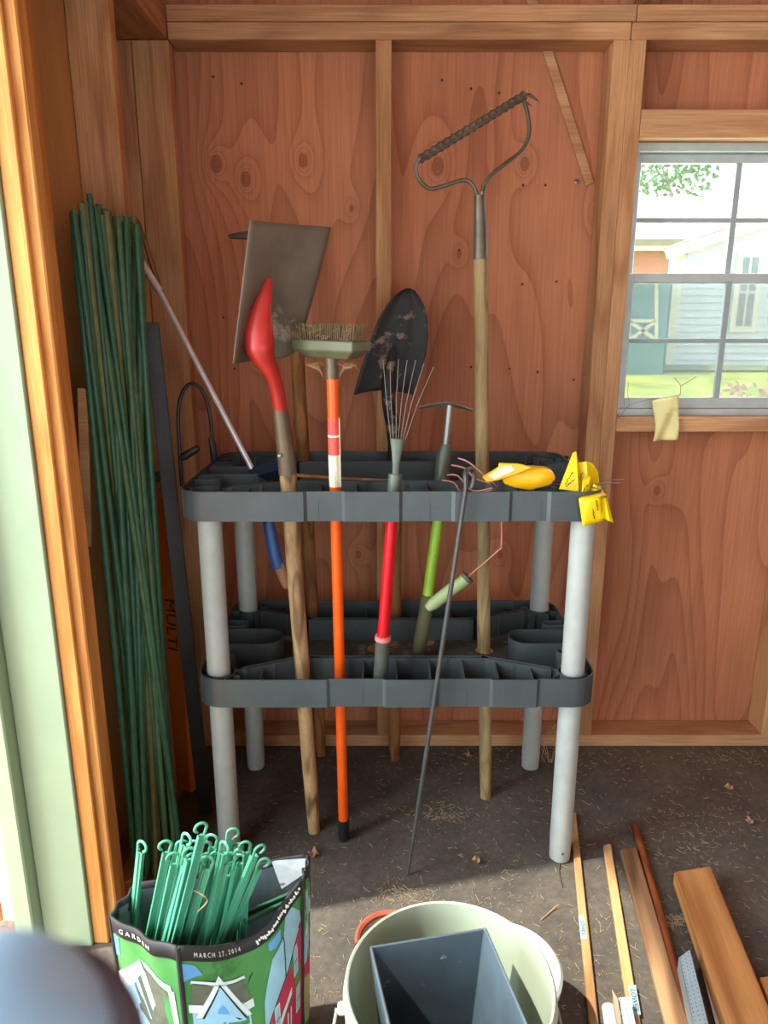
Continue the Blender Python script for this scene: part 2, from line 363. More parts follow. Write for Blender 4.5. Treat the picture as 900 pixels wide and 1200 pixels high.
def brick_mat():
    m, N, L, B = newmat('far_brick'); tc = N.new('ShaderNodeTexCoord'); mp = N.new('ShaderNodeMapping'); mp.inputs['Rotation'].default_value = (R(90), 0, 0)
    L.new(tc.outputs['Object'], mp.inputs[0]); b = N.new('ShaderNodeTexBrick'); b.inputs['Scale'].default_value = 5
    b.inputs['Color1'].default_value = srgb(196, 110, 90); b.inputs['Color2'].default_value = srgb(170, 90, 74); b.inputs['Mortar'].default_value = srgb(214, 196, 184)
    L.new(mp.outputs[0], b.inputs['Vector']); L.new(b.outputs['Color'], B.inputs['Base Color']); B.inputs['Roughness'].default_value = .9; return m
M['brick'] = brick_mat()
def see_through(name, col, alpha, gloss=.04):
    m, N, L, B = newmat(name); N.remove(B); out = N['Material Output']
    t = N.new('ShaderNodeBsdfTransparent'); d = N.new('ShaderNodeBsdfDiffuse'); d.inputs[0].default_value = col
    g = N.new('ShaderNodeBsdfGlossy'); g.inputs['Roughness'].default_value = .05
    a = N.new('ShaderNodeMixShader'); a.inputs[0].default_value = alpha; L.new(t.outputs[0], a.inputs[1]); L.new(d.outputs[0], a.inputs[2])
    b = N.new('ShaderNodeMixShader'); b.inputs[0].default_value = gloss; L.new(a.outputs[0], b.inputs[1]); L.new(g.outputs[0], b.inputs[2])
    L.new(b.outputs[0], out.inputs[0]); return m
M['glass'] = see_through('window_glass', srgb(200, 210, 200), .06)
M['screen'] = see_through('insect_screen_mesh', srgb(150, 160, 165), .42, 0)
M['sash'] = plain('grey_aluminium_sash', srgb(178, 190, 188), .4, .2, var=.08)
M['muntin'] = plain('grey_muntin', srgb(150, 164, 164), .45, 0, var=.08)
M['clear'] = plain('amber_plastic_tip', srgb(150, 108, 74), .4, 0)

# ================================================================== SETTING
YF, YW = 2.04, 2.13            # stud faces / sheathing of the back wall
XL, XS = -.564, -.655          # stud faces / sheathing of the left wall
ZP, ZT = 1.94, 2.015           # underside / top of top plate
floor = obj('floor', MB().span((-.66, -1.6, -.06), (2.4, 2.16, 0)), M['floor'], ang=0, origin=(0, 0, 0)); tag(floor, kind='structure')

# back wall: plywood sheets, window opening X .64-1.235 Z 1.03-1.715
WX0, WX1, WZ0, WZ1 = .632, 1.235, 1.018, 1.722
wb = obj('wall_back', MB().span((-.70, YW+.013, -.02), (WX0, YW+.03, 2.6)).span((WX1, YW+.013, -.02), (2.4, YW+.03, 2.6))
         .span((WX0, YW+.013, -.02), (WX1, YW+.03, WZ0)).span((WX0, YW+.013, WZ1), (WX1, YW+.03, 2.6)), M['ply'], ang=0, origin=(0, YW, 0)); tag(wb, kind='structure')
def panel(x0, x1, z0, z1): return obj('plywood_panel', MB().span((x0+.001, YW, z0), (x1-.001, YW+.0125, z1)), M['ply'], wb, ang=0)
panel(-.70, .004, 0, 2.6); panel(.004, WX0, 0, 2.6); panel(WX0, WX1, 0, WZ0); panel(WX0, WX1, WZ1, 2.6); panel(WX1, 2.4, 0, 2.6)
def zstud(x0, x1, y0, y1, z0, z1, parent, mat='stud', bev=.002, name='stud'):
    return obj(name, MB().span((x0, y0, z0), (x1, y1, z1)), M[mat], parent, ang=0, bevel=bev)
zstud(-.021, .019, YF, YW-.001, .038, ZP, wb)
zstud(-.616, -.526, YF, YF+.038, .038, ZP, wb); zstud(-.654, -.618, YF, YW-.001, .038, ZP, wb)
zstud(.560, .601, YF, YW-.001, .038, ZP, wb); zstud(.601, .640, YF-.001, YW-.001, .038, ZP, wb)
zstud(.606, .645, YF, YW-.001, .038, .975, wb) if False else None
zstud(1.165, 1.203, YF, YW-.001, .038, .975, wb); zstud(WX1+.001, WX1+.04, YF, YW-.001, .038, ZP, wb)
def xplate(x0, x1, y0, y1, z0, z1, parent, name='plate', mat='plate'):
    return obj(name, MB().span((x0, y0, z0), (x1, y1, z1)), M[mat], parent, ang=0, bevel=.002)
xplate(-.655, 2.4, YF, YW-.001, 0, .038, wb, 'bottom_plate')
xplate(-.526, .60, YF, YW-.001, ZP, ZP+.038, wb, 'top_plate'); xplate(.602, 2.4, YF, YW-.001, ZP, ZP+.038, wb, 'top_plate')
xplate(-.526, .61, YF-.002, YW-.001, ZP+.039, ZT, wb, 'top_plate'); xplate(.612, 2.4, YF-.002, YW-.001, ZP+.039, ZT, wb, 'top_plate')
xplate(.641, WX1, YF, YW-.001, .980, 1.018, wb, 'window_sill_board')
xplate(.641, WX1, YF, YW-.001, WZ1, WZ1+.065, wb, 'window_header')
# slanting lath tacked to the plywood
a, b = P(618, -15, YW-.004), P(691, 216, YW-.004)
lt = thing('lath_shaped_strip', 'thin slanting wooden lath tacked on the plywood beside the window stud', 'lath', tuple(b))
obj('strip', MB().bar(a, b, .024, .006, (1, 0, 0)), M['plate'], lt, ang=0, bevel=.001)
obj('nail', MB().lathe([(.006, 0), (.006, .003), (0, .004)], P(675, 213, YW-.006), 10, Rm=Matrix.Rotation(R(90), 3, 'X')), M['nail'], lt)
# nails in the plywood
for px, py in [(613, 217), (639, 217), (652, 330), (612, 333), (630, 436), (597, 432), (672, 445), (538, 293), (552, 430), (275, 432), (262, 372), (518, 94), (552, 104), (585, 109), (250, 90), (283, 98)]:
    obj('nail_head', MB().lathe([(.0035, 0), (.0035, .0015), (0, .002)], P(px, py, YW-.0005), 8, Rm=Matrix.Rotation(R(90), 3, 'X')), M['ink'], wb)

# left wall with door opening nearer than Y=1.30
wl = obj('wall_left', MB().span((XS-.02, 1.38, -.02), (XS-.0125, YW+.02, 2.6)), M['ply_left'], ang=0, origin=(XS, 1.5, 0)); tag(wl, kind='structure')
obj('plywood_panel', MB().span((XS-.012, 1.38, 0), (XS, YW, 2.6)), M['ply_left'], wl, ang=0)
zstud(XS+.001, XL, 1.73, 1.768, .038, ZP+.3, wl)
zstud(XS+.001, XL-.002, 1.304, 1.34, .0, ZP+.3, wl, 'jamb_wood', .003); zstud(XS+.001, XL-.010, 1.342, 1.378, .0, ZP+.3, wl, 'jamb_wood', .003)
obj('bottom_plate', MB().span((XS+.001, 1.379, 0), (XL, 2.039, .038)), M['plate_y'], wl, ang=0, bevel=.002)
obj('top_plate', MB().span((XS+.001, 1.379, ZP), (-.527, 2.039, ZT)), M['plate_y'], wl, ang=0, bevel=.002)
obj('rafter', MB().bar((-.59, 2.11, 2.035), (-.30, .9, 2.42), .04, .09, (1, 0, 0)), M['plate_y'], wl, ang=0, bevel=.002) if False else None
# rafters rising from plate
for x in (-.575, .655):
    obj('rafter', MB().bar((x, YW-.01, ZT+.05), (x, .2, ZT+.75), .038, .09, (1, 0, 0)), M['plate_y'], wb, ang=0, bevel=.002)
# pale bar added as a strip of sunlight in the left wall bay
l2 = obj('lath_shaped_strip', MB().bar(P(102, 640, 1.50), P(97, 455, 1.50), .020, .008), M['plate'], ang=0, bevel=.001); tag(l2, 'pale bar added as sunlit strip on the left wall, between green stakes and door post', 'lath')

# door frame: green jamb, stop, trim
dj = obj('door_1', MB().span((-.715, 1.284, 0), (-.617, 1.303, 2.3)), M['green_paint'], ang=0, bevel=.002, origin=(-.66, 1.29, 0)); tag(dj, kind='structure')
obj('door_stop', MB().span((-.755, 1.250, 0), (-.717, 1.300, 2.3)), M['green_paint'], dj, ang=0, bevel=.003)
obj('casing', MB().span((-.616, 1.292, 0), (-.585, 1.3035, 2.3)), M['jamb_wood'], dj, ang=0, bevel=.002)
# exterior corner trim + opened door leaf (swung outward, seen edge on)
dl = thing('shed_door', 'open shed door swung outward at far left, painted edge and brown inner boards', 'door', (-.83, 1.34, 0))
e0 = P(25, 1050, 1.36); ex = e0.x
obj('edge_board', MB().span((ex-.012, 1.30, .05), (ex+.012, 1.335, 2.2)), M['white_paint'], dl, ang=0, bevel=.002)
obj('frame_board', MB().span((ex-.075, 1.298, .05), (ex-.0125, 1.335, 2.2)), M['door_wood'], dl, ang=0, bevel=.002)
for k in range(4):
    obj('door_board', MB().span((ex-.077-.14*(k+1), 1.315, .05), (ex-.0785-.14*k, 1.335, 2.2)), M['door_wood'], dl, ang=0, bevel=.002)

bk_ = obj('wall_front', MB().span((XS-.02, -1.62, -.02), (-.1, -1.6, 3.0)).span((1.75, -1.62, -.02), (2.42, -1.6, 3.0)).span((-.1, -1.62, 2.1), (1.75, -1.6, 3.0)), M['ply_left'], ang=0); tag(bk_, kind='structure')  # unseen wall; its opening is added to let fill light in
# roof, right wall and the wall behind, to keep the room a room
obj_ = obj('wall_right', MB().span((2.4, -1.6, -.02), (2.42, 2.16, 3.0)), M['ply'], ang=0); tag(obj_, kind='structure')
rf = obj('ceiling', MB().add([(-.9, 2.35, 2.03), (2.6, 2.35, 2.03), (2.6, -.1, 3.0), (-.9, -.1, 3.0), (-.9, 2.35, 2.05), (2.6, 2.35, 2.05), (2.6, -.1, 3.02), (-.9, -.1, 3.02)],
         [(0,1,2,3),(4,7,6,5),(0,4,5,1),(1,5,6,2),(2,6,7,3),(3,7,4,0)]).add([(-.9, -.1, 3.0), (2.6, -.1, 3.0), (2.6, -1.8, 2.3), (-.9, -1.8, 2.3), (-.9, -.1, 3.02), (2.6, -.1, 3.02), (2.6, -1.8, 2.32), (-.9, -1.8, 2.32)],
         [(0,1,2,3),(4,7,6,5),(0,4,5,1),(1,5,6,2),(2,6,7,3),(3,7,4,0)]), M['ply'], ang=0, origin=(0, 0, 2)); tag(rf, kind='structure')
hd = obj('wall_left_header', MB().span((XS-.02, -1.6, 2.15), (XS, 1.38, 3.0)), M['ply_left'], ang=0); hd.name = 'trim_1'; tag(hd, kind='structure')

# ------------------------------------------------------------------ window
wy = YW-.02
fr = MB(); t = .028
x0, x1, z0, z1 = WX0+.008, WX1-.002, WZ0+.001, WZ1-.001
fr.span((x0, wy-.02, z0), (x0+.02, wy+.05, z1)).span((x1-.02, wy-.02, z0), (x1, wy+.05, z1)).span((x0+.02, wy-.02, z0), (x1-.02, wy+.05, z0+.018)).span((x0+.02, wy-.02, z1-.02), (x1-.02, wy+.05, z1))
win = obj('window_1', fr, M['sash'], ang=0, origin=((x0+x1)/2, wy, z0)); tag(win, kind='structure')
gx0, gx1 = x0+.021, x1-.021; zm = P(800, 327, wy).z
for nm, za, zb, yy in (('lower_sash', z0+.019, zm+.014, wy), ('upper_sash', zm-.012, z1-.021, wy+.018)):
    s_ = MB(); w = .016
    s_.span((gx0, yy-.007, za), (gx0+w, yy+.007, zb)).span((gx1-w, yy-.007, za), (gx1, yy+.007, zb)).span((gx0+w, yy-.007, za), (gx1-w, yy+.007, za+(.030 if 'low' in nm else .022))).span((gx0+w, yy-.007, zb-.022), (gx1-w, yy+.007, zb))
    so = obj(nm, s_, M['sash'], win, ang=0, bevel=.001)
    pz0, pz1 = za+(.030 if 'low' in nm else .022), zb-.022; px0, px1 = gx0+w, gx1-w; mx = (px0+px1)/2; mz = (pz0+pz1)/2
    obj('muntin', MB().span((mx-.008, yy-.006, pz0), (mx+.008, yy+.006, pz1)), M['muntin'], so, ang=0, bevel=.001)
    obj('muntin', MB().span((px0, yy-.0055, mz-.006), (mx-.008, yy+.0055, mz+.006)).span((mx+.008, yy-.0055, mz-.006), (px1, yy+.0055, mz+.006)), M['muntin'], so, ang=0, bevel=.001)
    for (a0, a1) in ((px0, mx-.008), (mx+.008, px1)):
        for (b0, b1) in ((pz0, mz-.006), (mz+.006, pz1)):
            obj('pane', MB().span((a0, yy-.0015, b0), (a1, yy+.0015, b1)), M['glass'], so, ang=0)
obj('insect_screen', MB().span((gx0, wy+.040, z0+.02), (gx1, wy+.0405, zm)), M['screen'], win, ang=0)

# tape and twig on the sill
tp = P(780, 462, wy-.03)
tm = MB()
def tapef(u, v):
    y = 463+u*0-v*-52; px = 764+u*(33-v*3)+4*math.sin(v*3)*(1-u); py = 470-u*8+v*(47+u*6)
    q = P(px, py, 2.03 if v > .35 else 2.03+(.35-v)*.12); q.y += .006*math.sin(u*7+v*5); return q
tm.grid(tapef, 8, 12); tt = obj('paper_towel', tm, M['ptape'], solid=.0012, fix=False); tag(tt, 'crumpled cream strip of paper hanging over the window sill', 'paper')
tw = MB(); tw.tube(smooth_path([P(703, 535, 2.025), P(712, 512, 2.025), P(728, 486, 2.03), P(745, 472, 2.05), P(797, 463, 2.05)]), .0009, 5)
tw.tube([P(797, 463, 2.05), P(798, 452, 2.05), P(790, 442, 2.05)], .0009, 5).tube([P(798, 452, 2.05), P(812, 444, 2.05), P(816, 441, 2.05)], .0009, 5).tube([P(738, 477, 2.05), P(735, 460, 2.05), P(737, 448, 2.05)], .0007, 5)
tag(obj('dry_twig', tw, M['trunk']), 'thin dry twig caught on the window sill beside the paper strip', 'twig')

# ================================================================== OUTSIDE
def gz(y): return -.12+max(0, (y-2.6))*.080
gr = MB(); gr.grid(lambda u, v: Vector((-14+u*40, 2.3+v*11.0, gz(2.3+v*11.0))), 2, 12)
gr.grid(lambda u, v: Vector((-14+u*40, 13.3+v*30, gz(13.3))), 2, 2)
g_ = obj('lawn', gr, M['grass'], ang=0, fix=False, origin=(0, 2.2, 0)); tag(g_, kind='structure')
gd = MB(); gd.grid(lambda u, v: Vector((0+u*8, 10.6+v*2.6, gz(10.6+v*2.6)+.03+.16*v)), 4, 4); tag(obj('ground_cover', gd, M['grass_dark'], ang=0, fix=False), 'green ground cover growing along the foot of the houses', 'plants', kind='stuff')
gs = MB(); gs.grid(lambda u, v: Vector((-5+u*4.32, -3+v*5.3, -.10)), 2, 2); tag(obj('pine_straw_ground', gs, M['pine_straw'], ang=0, fix=False, origin=(-1, 0, -.1)), kind='structure')
gs = MB(); gs.grid(lambda u, v: Vector((-14+u*13.3, 2.31+v*8, -.095+v*.45)), 2, 2); tag(obj('gravel_path', gs, M['gravel'], ang=0, fix=False, origin=(-5, 3, -.1)), kind='structure')
def tuft(name, c, r, h, n, mat, label, cat, seed):
    rnd = random.Random(seed); mb = MB(); c = Vector(c)
    for k in range(n):
        a = rnd.random()*6.283; rr = r*math.sqrt(rnd.random()); b = c+Vector((math.cos(a)*rr, math.sin(a)*rr, h*rnd.random()))
        d = Vector((rnd.uniform(-1, 1), rnd.uniform(-1, 1), rnd.uniform(-.3, 1))).normalized()*r*.16; s = d.cross(Vector((rnd.random(), rnd.random(), rnd.random()))).normalized()*r*.05
        mb.add([b, b+d*.5+s, b+d, b+d*.5-s], [(0, 1, 2, 3)])
    return mb
lp = thing('leafy_weed', 'green leafy weed outside the gap of the open door', 'plant', (-1.0, 1.75, -.1))
q = F(29, 935, -.05); obj('foliage', tuft('', (q.x, q.y, -.09), .10, .12, 70, None, '', '', 3), M['foliage'], lp, ang=0, fix=False)
# siding house, right
hy = 11.0
def hx(px, py, Y=hy): return P(px, py, Y)
hs = thing('siding_house', 'pale blue clapboard house wing with a window, seen through the window', 'house', (hx(850, 440).x, hy, gz(hy)))
hx0 = hx(793, 340).x; zE0 = hx(793, 298).z; zb_ = gz(hy)+.02
sl = MB(); nlap = 24
X1 = hx0+3.2
for k in range(nlap+8):
    za = zb_+k*.10; zc = za+.10
    if zc > zE0+1.0: break
    xa = hx0 if za < zE0-.1 else hx0+(za-zE0+.1)*2.2
    sl.add([(xa, hy-.02, za), (X1, hy-.02, za), (X1, hy, zc), (xa, hy, zc)], [(0, 1, 2, 3)])
obj('clapboards', sl, M['siding'], hs, ang=0, fix=False)['kind'] = 'stuff'
obj('wall', MB().span((hx0, hy+.01, zb_-.3), (X1, hy+.4, zE0)), M['siding'], hs, ang=0)
obj('corner_board', MB().span((hx0-.08, hy-.04, zb_-.2), (hx0+.05, hy+.02, zE0)), M['trim'], hs, ang=0)
A, Bp = hx(781, 298, hy-.2), hx(912, 255, hy-.2)
obj('fascia', MB().bar(A, Bp, .05, .13, (0, 1, 0)), M['trim'], hs, ang=0)
obj('roof', MB().add([A+Vector((0, 0, .05)), Bp+Vector((0, 0, .05)), Bp+Vector((0, .6, .10)), hx(778, 294, hy+.5)], [(0, 1, 2, 3)]), M['roof'], hs, ang=0, solid=.08)
wa, wb2 = hx(858, 384), hx(889, 300)
wfm = MB().span((wa.x-.06, hy-.06, wa.z-.06), (wb2.x+.06, hy-.025, wb2.z+.06)); wn = obj('window_frame', wfm, M['trim'], hs, ang=0)
for i in range(2):
    for j in range(2):
        dx = (wb2.x-wa.x)/2; dz = (wb2.z-wa.z)/2
        obj('pane', MB().span((wa.x+i*dx+.02, hy-.075, wa.z+j*dz+.02), (wa.x+(i+1)*dx-.02, hy-.062, wa.z+(j+1)*dz-.02)), M['far_glass'], wn, ang=0)
# blue-green shed with cross-braced doors
by = 10.4
sh = thing('garden_outbuilding', 'blue green outbuilding with white cross braced door beyond the lawn', 'shed', (P(750, 410, by).x, by, gz(by)))
b0, b1 = P(690, 402, by), P(786, 331, by)
obj('wall', MB().span((b0.x, by, gz(by)-.1), (b1.x, by+1.8, b1.z)), M['teal_door'], sh, ang=0)
def trimbar(p, q): return MB().bar(P(*p, by-.015), P(*q, by-.015), .045, .03, (1, 0, 0) if abs(p[0]-q[0]) < abs(p[1]-q[1]) else (0, 0, 1))
for p_, q_ in (((737, 400), (737, 330)), ((769, 400), (769, 330)), ((737, 376), (769, 376)), ((738, 398), (768, 377)), ((768, 398), (738, 377))):
    obj('trim_board', trimbar(p_, q_), M['trim'], sh, ang=0)
obj('roof', MB().add([P(690, 331, by-.2), P(788, 330, by-.2), P(785, 325, by+1.8), P(690, 325, by+1.8)], [(0, 1, 2, 3)]), M['roof'], sh, ang=0, solid=.05)
# brick house
ry = 19
bh = thing('brick_house', 'red brick house with long pale roof in the background through the window', 'house', (P(780, 400, ry).x, ry, gz(13)))
obj('wall', MB().span((P(650, 400, ry).x, ry, gz(13)-.5), (P(960, 400, ry).x, ry+6, P(760, 289, ry).z)), M['brick'], bh, ang=0)
obj('fascia', MB().bar(P(640, 287, ry-.4), P(960, 287, ry-.4), .1, .25, (0, 1, 0)), M['trim'], bh, ang=0)
obj('roof', MB().add([P(640, 284, ry-.5), P(970, 284, ry-.5), P(960, 234, ry+4.5), P(756, 234, ry+4.5)], [(0, 1, 2, 3)]), M['roof'], bh, ang=0, solid=.15)
# tree and bush
ty = 26
tr = thing('hazy_tree', 'pale leafy tree rising behind the brick house roof', 'tree', (P(785, 330, ty).x, ty, gz(13)))
c_ = P(785, 205, ty); obj('trunk', MB().tube([(c_.x, ty, gz(13)), (c_.x+.1, ty, c_.z-.6), (c_.x-.3, ty, c_.z+.3)], [.12, .08, .03], 8), M['trunk'], tr)
obj('crown', tuft('', c_-Vector((0, 0, .6)), 1.5, 1.7, 520, None, '', '', 5), M['foliage'], tr, ang=0, fix=False)
q = F(893, 452, .1); q = P(892, 440, 6.5)
bs = thing('pinkish_bush', 'pinkish dry bush at the right edge of the window view', 'bush', (q.x, 6.5, gz(6.5)))
obj('twigs', tuft('', (q.x+.12, 6.5, gz(6.5)), .42, .50, 500, None, '', '', 6), M['bush'], bs, ang=0, fix=False)['kind'] = 'stuff'
obj('stem', MB().tube([(q.x+.12, 6.5, gz(6.5)), (q.x+.1, 6.5, gz(6.5)+.3)], .012, 6), M['trunk'], bs)

# ================================================================== SHELF
SX0, SX1, SY0, SY1 = -.428, .474, 1.502, 1.984
LX = (-.378, .433); LY = (1.553, 1.933)
root = thing('plastic_shelf', 'charcoal two-tier plastic shelving unit with pale pipe legs, holding garden tools', 'shelf', ((SX0+SX1)/2, (SY0+SY1)/2, 0))
def rrect(x0, x1, y0, y1, r, off=0, nb=5, pat=True):
    pts = []
    for cx, cy, a0 in ((x1-r, y0+r, -90), (x1-r, y1-r, 0), (x0+r, y1-r, 90), (x0+r, y0+r, 180)):
        for k in range(nb+1):
            a = R(a0+90*k/nb); pts.append(Vector((cx+(r+off)*math.cos(a), cy+(r+off)*math.sin(a), 0)))
    return pts
def wallloop(mb, pts, z0, z1, t, closed=True, m=0):
    n = len(pts); inner = []
    for i in range(n):
        if closed: d = (pts[(i+1) % n]-pts[i-1])
        else: d = pts[min(i+1, n-1)]-pts[max(i-1, 0)]
        d.z = 0; d.normalize(); nn = Vector((-d.y, d.x, 0)); inner.append(pts[i]+nn*t)
    v = [Vector((p.x, p.y, z)) for z in (z0, z1) for p in pts]+[Vector((p.x, p.y, z)) for z in (z0, z1) for p in inner]
    f = []
    for i in range(n if closed else n-1):
        j = (i+1) % n
        f += [(i, j, n+j, n+i), (2*n+j, 2*n+i, 3*n+i, 3*n+j), (n+i, n+j, 3*n+j, 3*n+i), (i, 2*n+i, 2*n+j, j)]
    if not closed: f += [(0, n, 3*n, 2*n), (n-1, 3*n-1, 4*n-1, 2*n-1)]
    mb.add(v, f, m)
TOOLHOLES = {}
def tray(zb, zt, dx, holes, x_notch):
    r = .056
    x0, x1 = SX0+dx, SX1+dx
    pts = rrect(x0, x1, SY0, SY1, r)
    # stepped front and back faces
    front = []
    xs = x_notch; o = 0
    band = MB()
    path = []
    path += [p for p in pts[:12]]                                   # right corners
    bx = [x0+r+.06+i*(x1-x0-2*r-.12)/6 for i in range(7)]
    for i, x in enumerate(reversed(bx)):
        s = .004 if i % 2 else 0
        path += [Vector((x+.004, SY1-(.004-s), 0)), Vector((x-.004, SY1-s, 0))]
    path += [p for p in pts[12:]]
    for i, x in enumerate(xs):
        s = .005 if i % 2 else 0
        path += [Vector((x-.0035, SY0+(.005-s if i else 0), 0)), Vector((x+.0035, SY0+s, 0))]
    wallloop(band, path, zb, zt, .0035)
    o = obj('tray', band, M['shelf'], root, ang=30); 
    # inner beam walls, double with slots
    ib = MB()
    for s, yo in ((1, SY0), (-1, SY1)):
        def yy(d): return yo+s*d
        line = [Vector((x0+.10, yy(.060), 0)), Vector((x0+.22, yy(.118), 0)), Vector((x1-.24, yy(.118), 0)), Vector((x1-.10, yy(.060), 0))]
        if s < 0: line = line[::-1]
        wallloop(ib, line, zb+.003, zt-.004, .0025, False)
        l2 = [p+Vector((0, s*.013, 0)) for p in line]; wallloop(ib, l2, zb+.003, zt-.004, .0025, False)
        # cross webs between the double walls, and cap strips leaving slots
        for a_, b_ in zip(line[:-1], line[1:]):
            L_ = (b_-a_).length; n = max(2, int(L_/.075))
            for k in range(n+1):
                p = a_.lerp(b_, k/n); ib.span((p.x-.006, min(p.y, p.y+s*.015), zb+.003), (p.x+.006, max(p.y, p.y+s*.015), zt-.0045))
        # ribs from outer band to inner wall
        for k in range(9):
            x = x0+.14+k*(x1-x0-.28)/8
            d = .118 if x0+.22 < x < x1-.24 else (.06+.058*min(1, max(0, (x-x0-.10)/.12)) if x < x0+.3 else .06+.058*min(1, max(0, (x1-.10-x)/.14)))
            ya, yb_ = yy(.004), yy(d)
            z_hi, z_lo = zt-.008, zb+.004
            hit = any(abs(x-h[0]) < h[2]+.006 and min(ya, yb_)-.01 < h[1] < max(ya, yb_)+.01 for h in holes)
            if not hit:
                ib.add([(x-.0012, ya, z_lo), (x-.0012, yb_, z_lo), (x-.0012, yb_, z_hi), (x-.0012, ya, z_hi-.014), (x+.0012, ya, z_lo), (x+.0012, yb_, z_lo), (x+.0012, yb_, z_hi), (x+.0012, ya, z_hi-.014)],
                       [(0,1,2,3),(4,7,6,5),(0,4,5,1),(1,5,6,2),(2,6,7,3),(3,7,4,0)])
    obj('rib_frame', ib, M['shelf'], root, ang=0)
    # side pockets (rounded loops open to the side) and leg sockets
    for sx, xe in ((1, x1), (-1, x0)):
        pk = MB(); ym = (SY0+SY1)/2
        loop = []
        for k in range(9):
            a = R(90+180*k/8); loop.append(Vector((xe-sx*.12+sx*.045*math.cos(a), ym+.045*math.sin(a), 0)))
        loop = [Vector((xe-sx*.006, ym+.045, 0))]+loop+[Vector((xe-sx*.006, ym-.045, 0))]
        wallloop(pk, loop, zb+.003, zt-.003, .003, False)
        for yc in (ym+.085, ym-.085):
            l3 = [Vector((xe-sx*.006, yc+.016, 0))]+[Vector((xe-sx*.045+sx*.016*math.cos(R(90+30*k)), yc+.016*math.sin(R(90+30*k)), 0)) for k in range(7)]+[Vector((xe-sx*.006, yc-.016, 0))]
            wallloop(pk, l3, zb+.003, zt-.003, .0025, False)
        # slanting webs
        pk.bar((xe-sx*.16, ym-.03, (zb+zt)/2), (xe-sx*.13, ym-.125, (zb+zt)/2), .003, zt-zb-.008, (1, 0, 0)) if False else None
        obj('side_pocket', pk, M['shelf'], root, ang=30)
    for lx in (x0+.05, x1-.05):
        for ly in (SY0+.051, SY1-.051):
            sk = MB(); ring = [Vector((lx+.0295*math.cos(R(20*k)), ly+.0295*math.sin(R(20*k)), 0)) for k in range(18)]
            wallloop(sk, ring, zb+.003, zt-.004, -.003)
            for k in range(8):
                a = R(22.5+45*k); c, s = math.cos(a), math.sin(a)
                sk.bar((lx+.031*c, ly+.031*s, (zb+zt)/2), (lx+.049*c, ly+.049*s, (zb+zt)/2), .002, zt-zb-.012, (-s, c, 0))
            obj('leg_socket', sk, M['shelf'], root, ang=30)
    # floor with drilled holes (2D curve fill)
    cu = bpy.data.curves.new('panel_outline', 'CURVE'); cu.dimensions = '2D'; cu.fill_mode = 'BOTH'; cu.extrude = .0012
    def spl(pp):
        s = cu.splines.new('POLY'); s.points.add(len(pp)-1)
        for i, p in enumerate(pp): s.points[i].co = (p[0], p[1], 0, 1)
        s.use_cyclic_u = True
    spl([(p.x, p.y) for p in rrect(x0+.0042, x1-.0042, SY0+.0095, SY1-.0095, .048)])
    hs_ = list(holes)+[(lx, ly, .0295) for lx in (x0+.05, x1-.05) for ly in (SY0+.051, SY1-.051)]
    for hx_, hy_, hr in hs_: spl([(hx_+hr*math.cos(R(18*k)), hy_+hr*math.sin(R(18*k))) for k in range(20)])
    to = bpy.data.objects.new('tmp', cu); COL.objects.link(to)
    dg = bpy.context.evaluated_depsgraph_get(); me = bpy.data.meshes.new_from_object(to.evaluated_get(dg))
    mb = MB(); mb.add([v.co+Vector((0, 0, zb+.004)) for v in me.vertices], [tuple(p.vertices) for p in me.polygons])
    bpy.data.objects.remove(to); bpy.data.curves.remove(cu)
    obj('tray_floor', mb, M['tray_floor'], root, ang=0)

# tool axes (foot, head) in metres
def axis(foot, top): return foot, top
def at_z(ax, z): a, b = ax; t = (z-a.z)/(b.z-a.z); return a.lerp(b, t)
A_sq = (F(368, 974), P(334, 500, 1.556))
A_pick = (F(376, 884), P(347, 400, 1.935)); 
A_brush = (F(403, 984), P(389.5, 440, 1.556))
A_round = (F(462, 889), P(463, 540, 1.925))
A_rake = (F(569, 934), P(563, 290, 1.79))
A_red = (P(446.5, 803, 1.562), P(466, 545, 1.562))
A_lime = (F(491, 768, .452), P(523, 540, 1.80))
A_grab = (P(588, 640, 1.60), P(589, 560, 1.60))
Z1, Z0 = .901, .470
def hole(ax, z, r): p = at_z(ax, z); return (p.x, p.y, r)
tray(.872, .936, -.006, [hole(A_sq, .875, .026), hole(A_pick, .875, .026), hole(A_brush, .875, .022), hole(A_round, .875, .026), hole(A_rake, .875, .024), hole(A_red, .875, .024), hole(A_lime, .875, .026), (P(588, 600, 1.60).x, 1.60, .02), (-.245, 1.70, .035)],
     [-.265, -.165, -.085, .035, .145, .265, .345])
tray(.438, .506, .006, [hole(A_sq, .44, .026), hole(A_pick, .44, .026), hole(A_brush, .44, .022), hole(A_round, .44, .026), hole(A_rake, .44, .024), (-.02, 1.80, .026), (.11, 1.84, .026)],
     [-.285, -.125, 0.0, .12, .24, .345])
for i, lx in enumerate(LX):
    for ly in LY:
        xo = lx+.0
        lg = MB().lathe([(.022, 0), (.025, .003), (.0262, .05), (.0262, .870), (.0262, .90), (.022, .905)], (lx-.0005, ly, 0), 24)
        l_ = obj('leg', lg, M['pipe'], root)
        if ly < 1.7: obj('screw', MB().lathe([(.003, 0), (.003, .001), (0, .0015)], (lx-.0005, ly-.0262, .03), 8, Rm=Matrix.Rotation(R(90), 3, 'X')), M['nail'], l_)

# ================================================================== TOOLS
def handle(mb, ax, r0, r1, z0=None, z1=None, n=14, wob=.0008):
    a, b = ax; pts = []
    for k in range(9):
        t = k/8; p = a.lerp(b, t)+Vector((math.sin(k*1.9)*wob, math.cos(k*2.3)*wob, 0)); pts.append(p)
    pts = [pts[0]+Vector((0, 0, 0))]+pts[1:]
    rr = [r0*.86]+[r0+(r1-r0)*k/8 for k in range(1, 9)]
    return mb.tube(pts, rr, n)
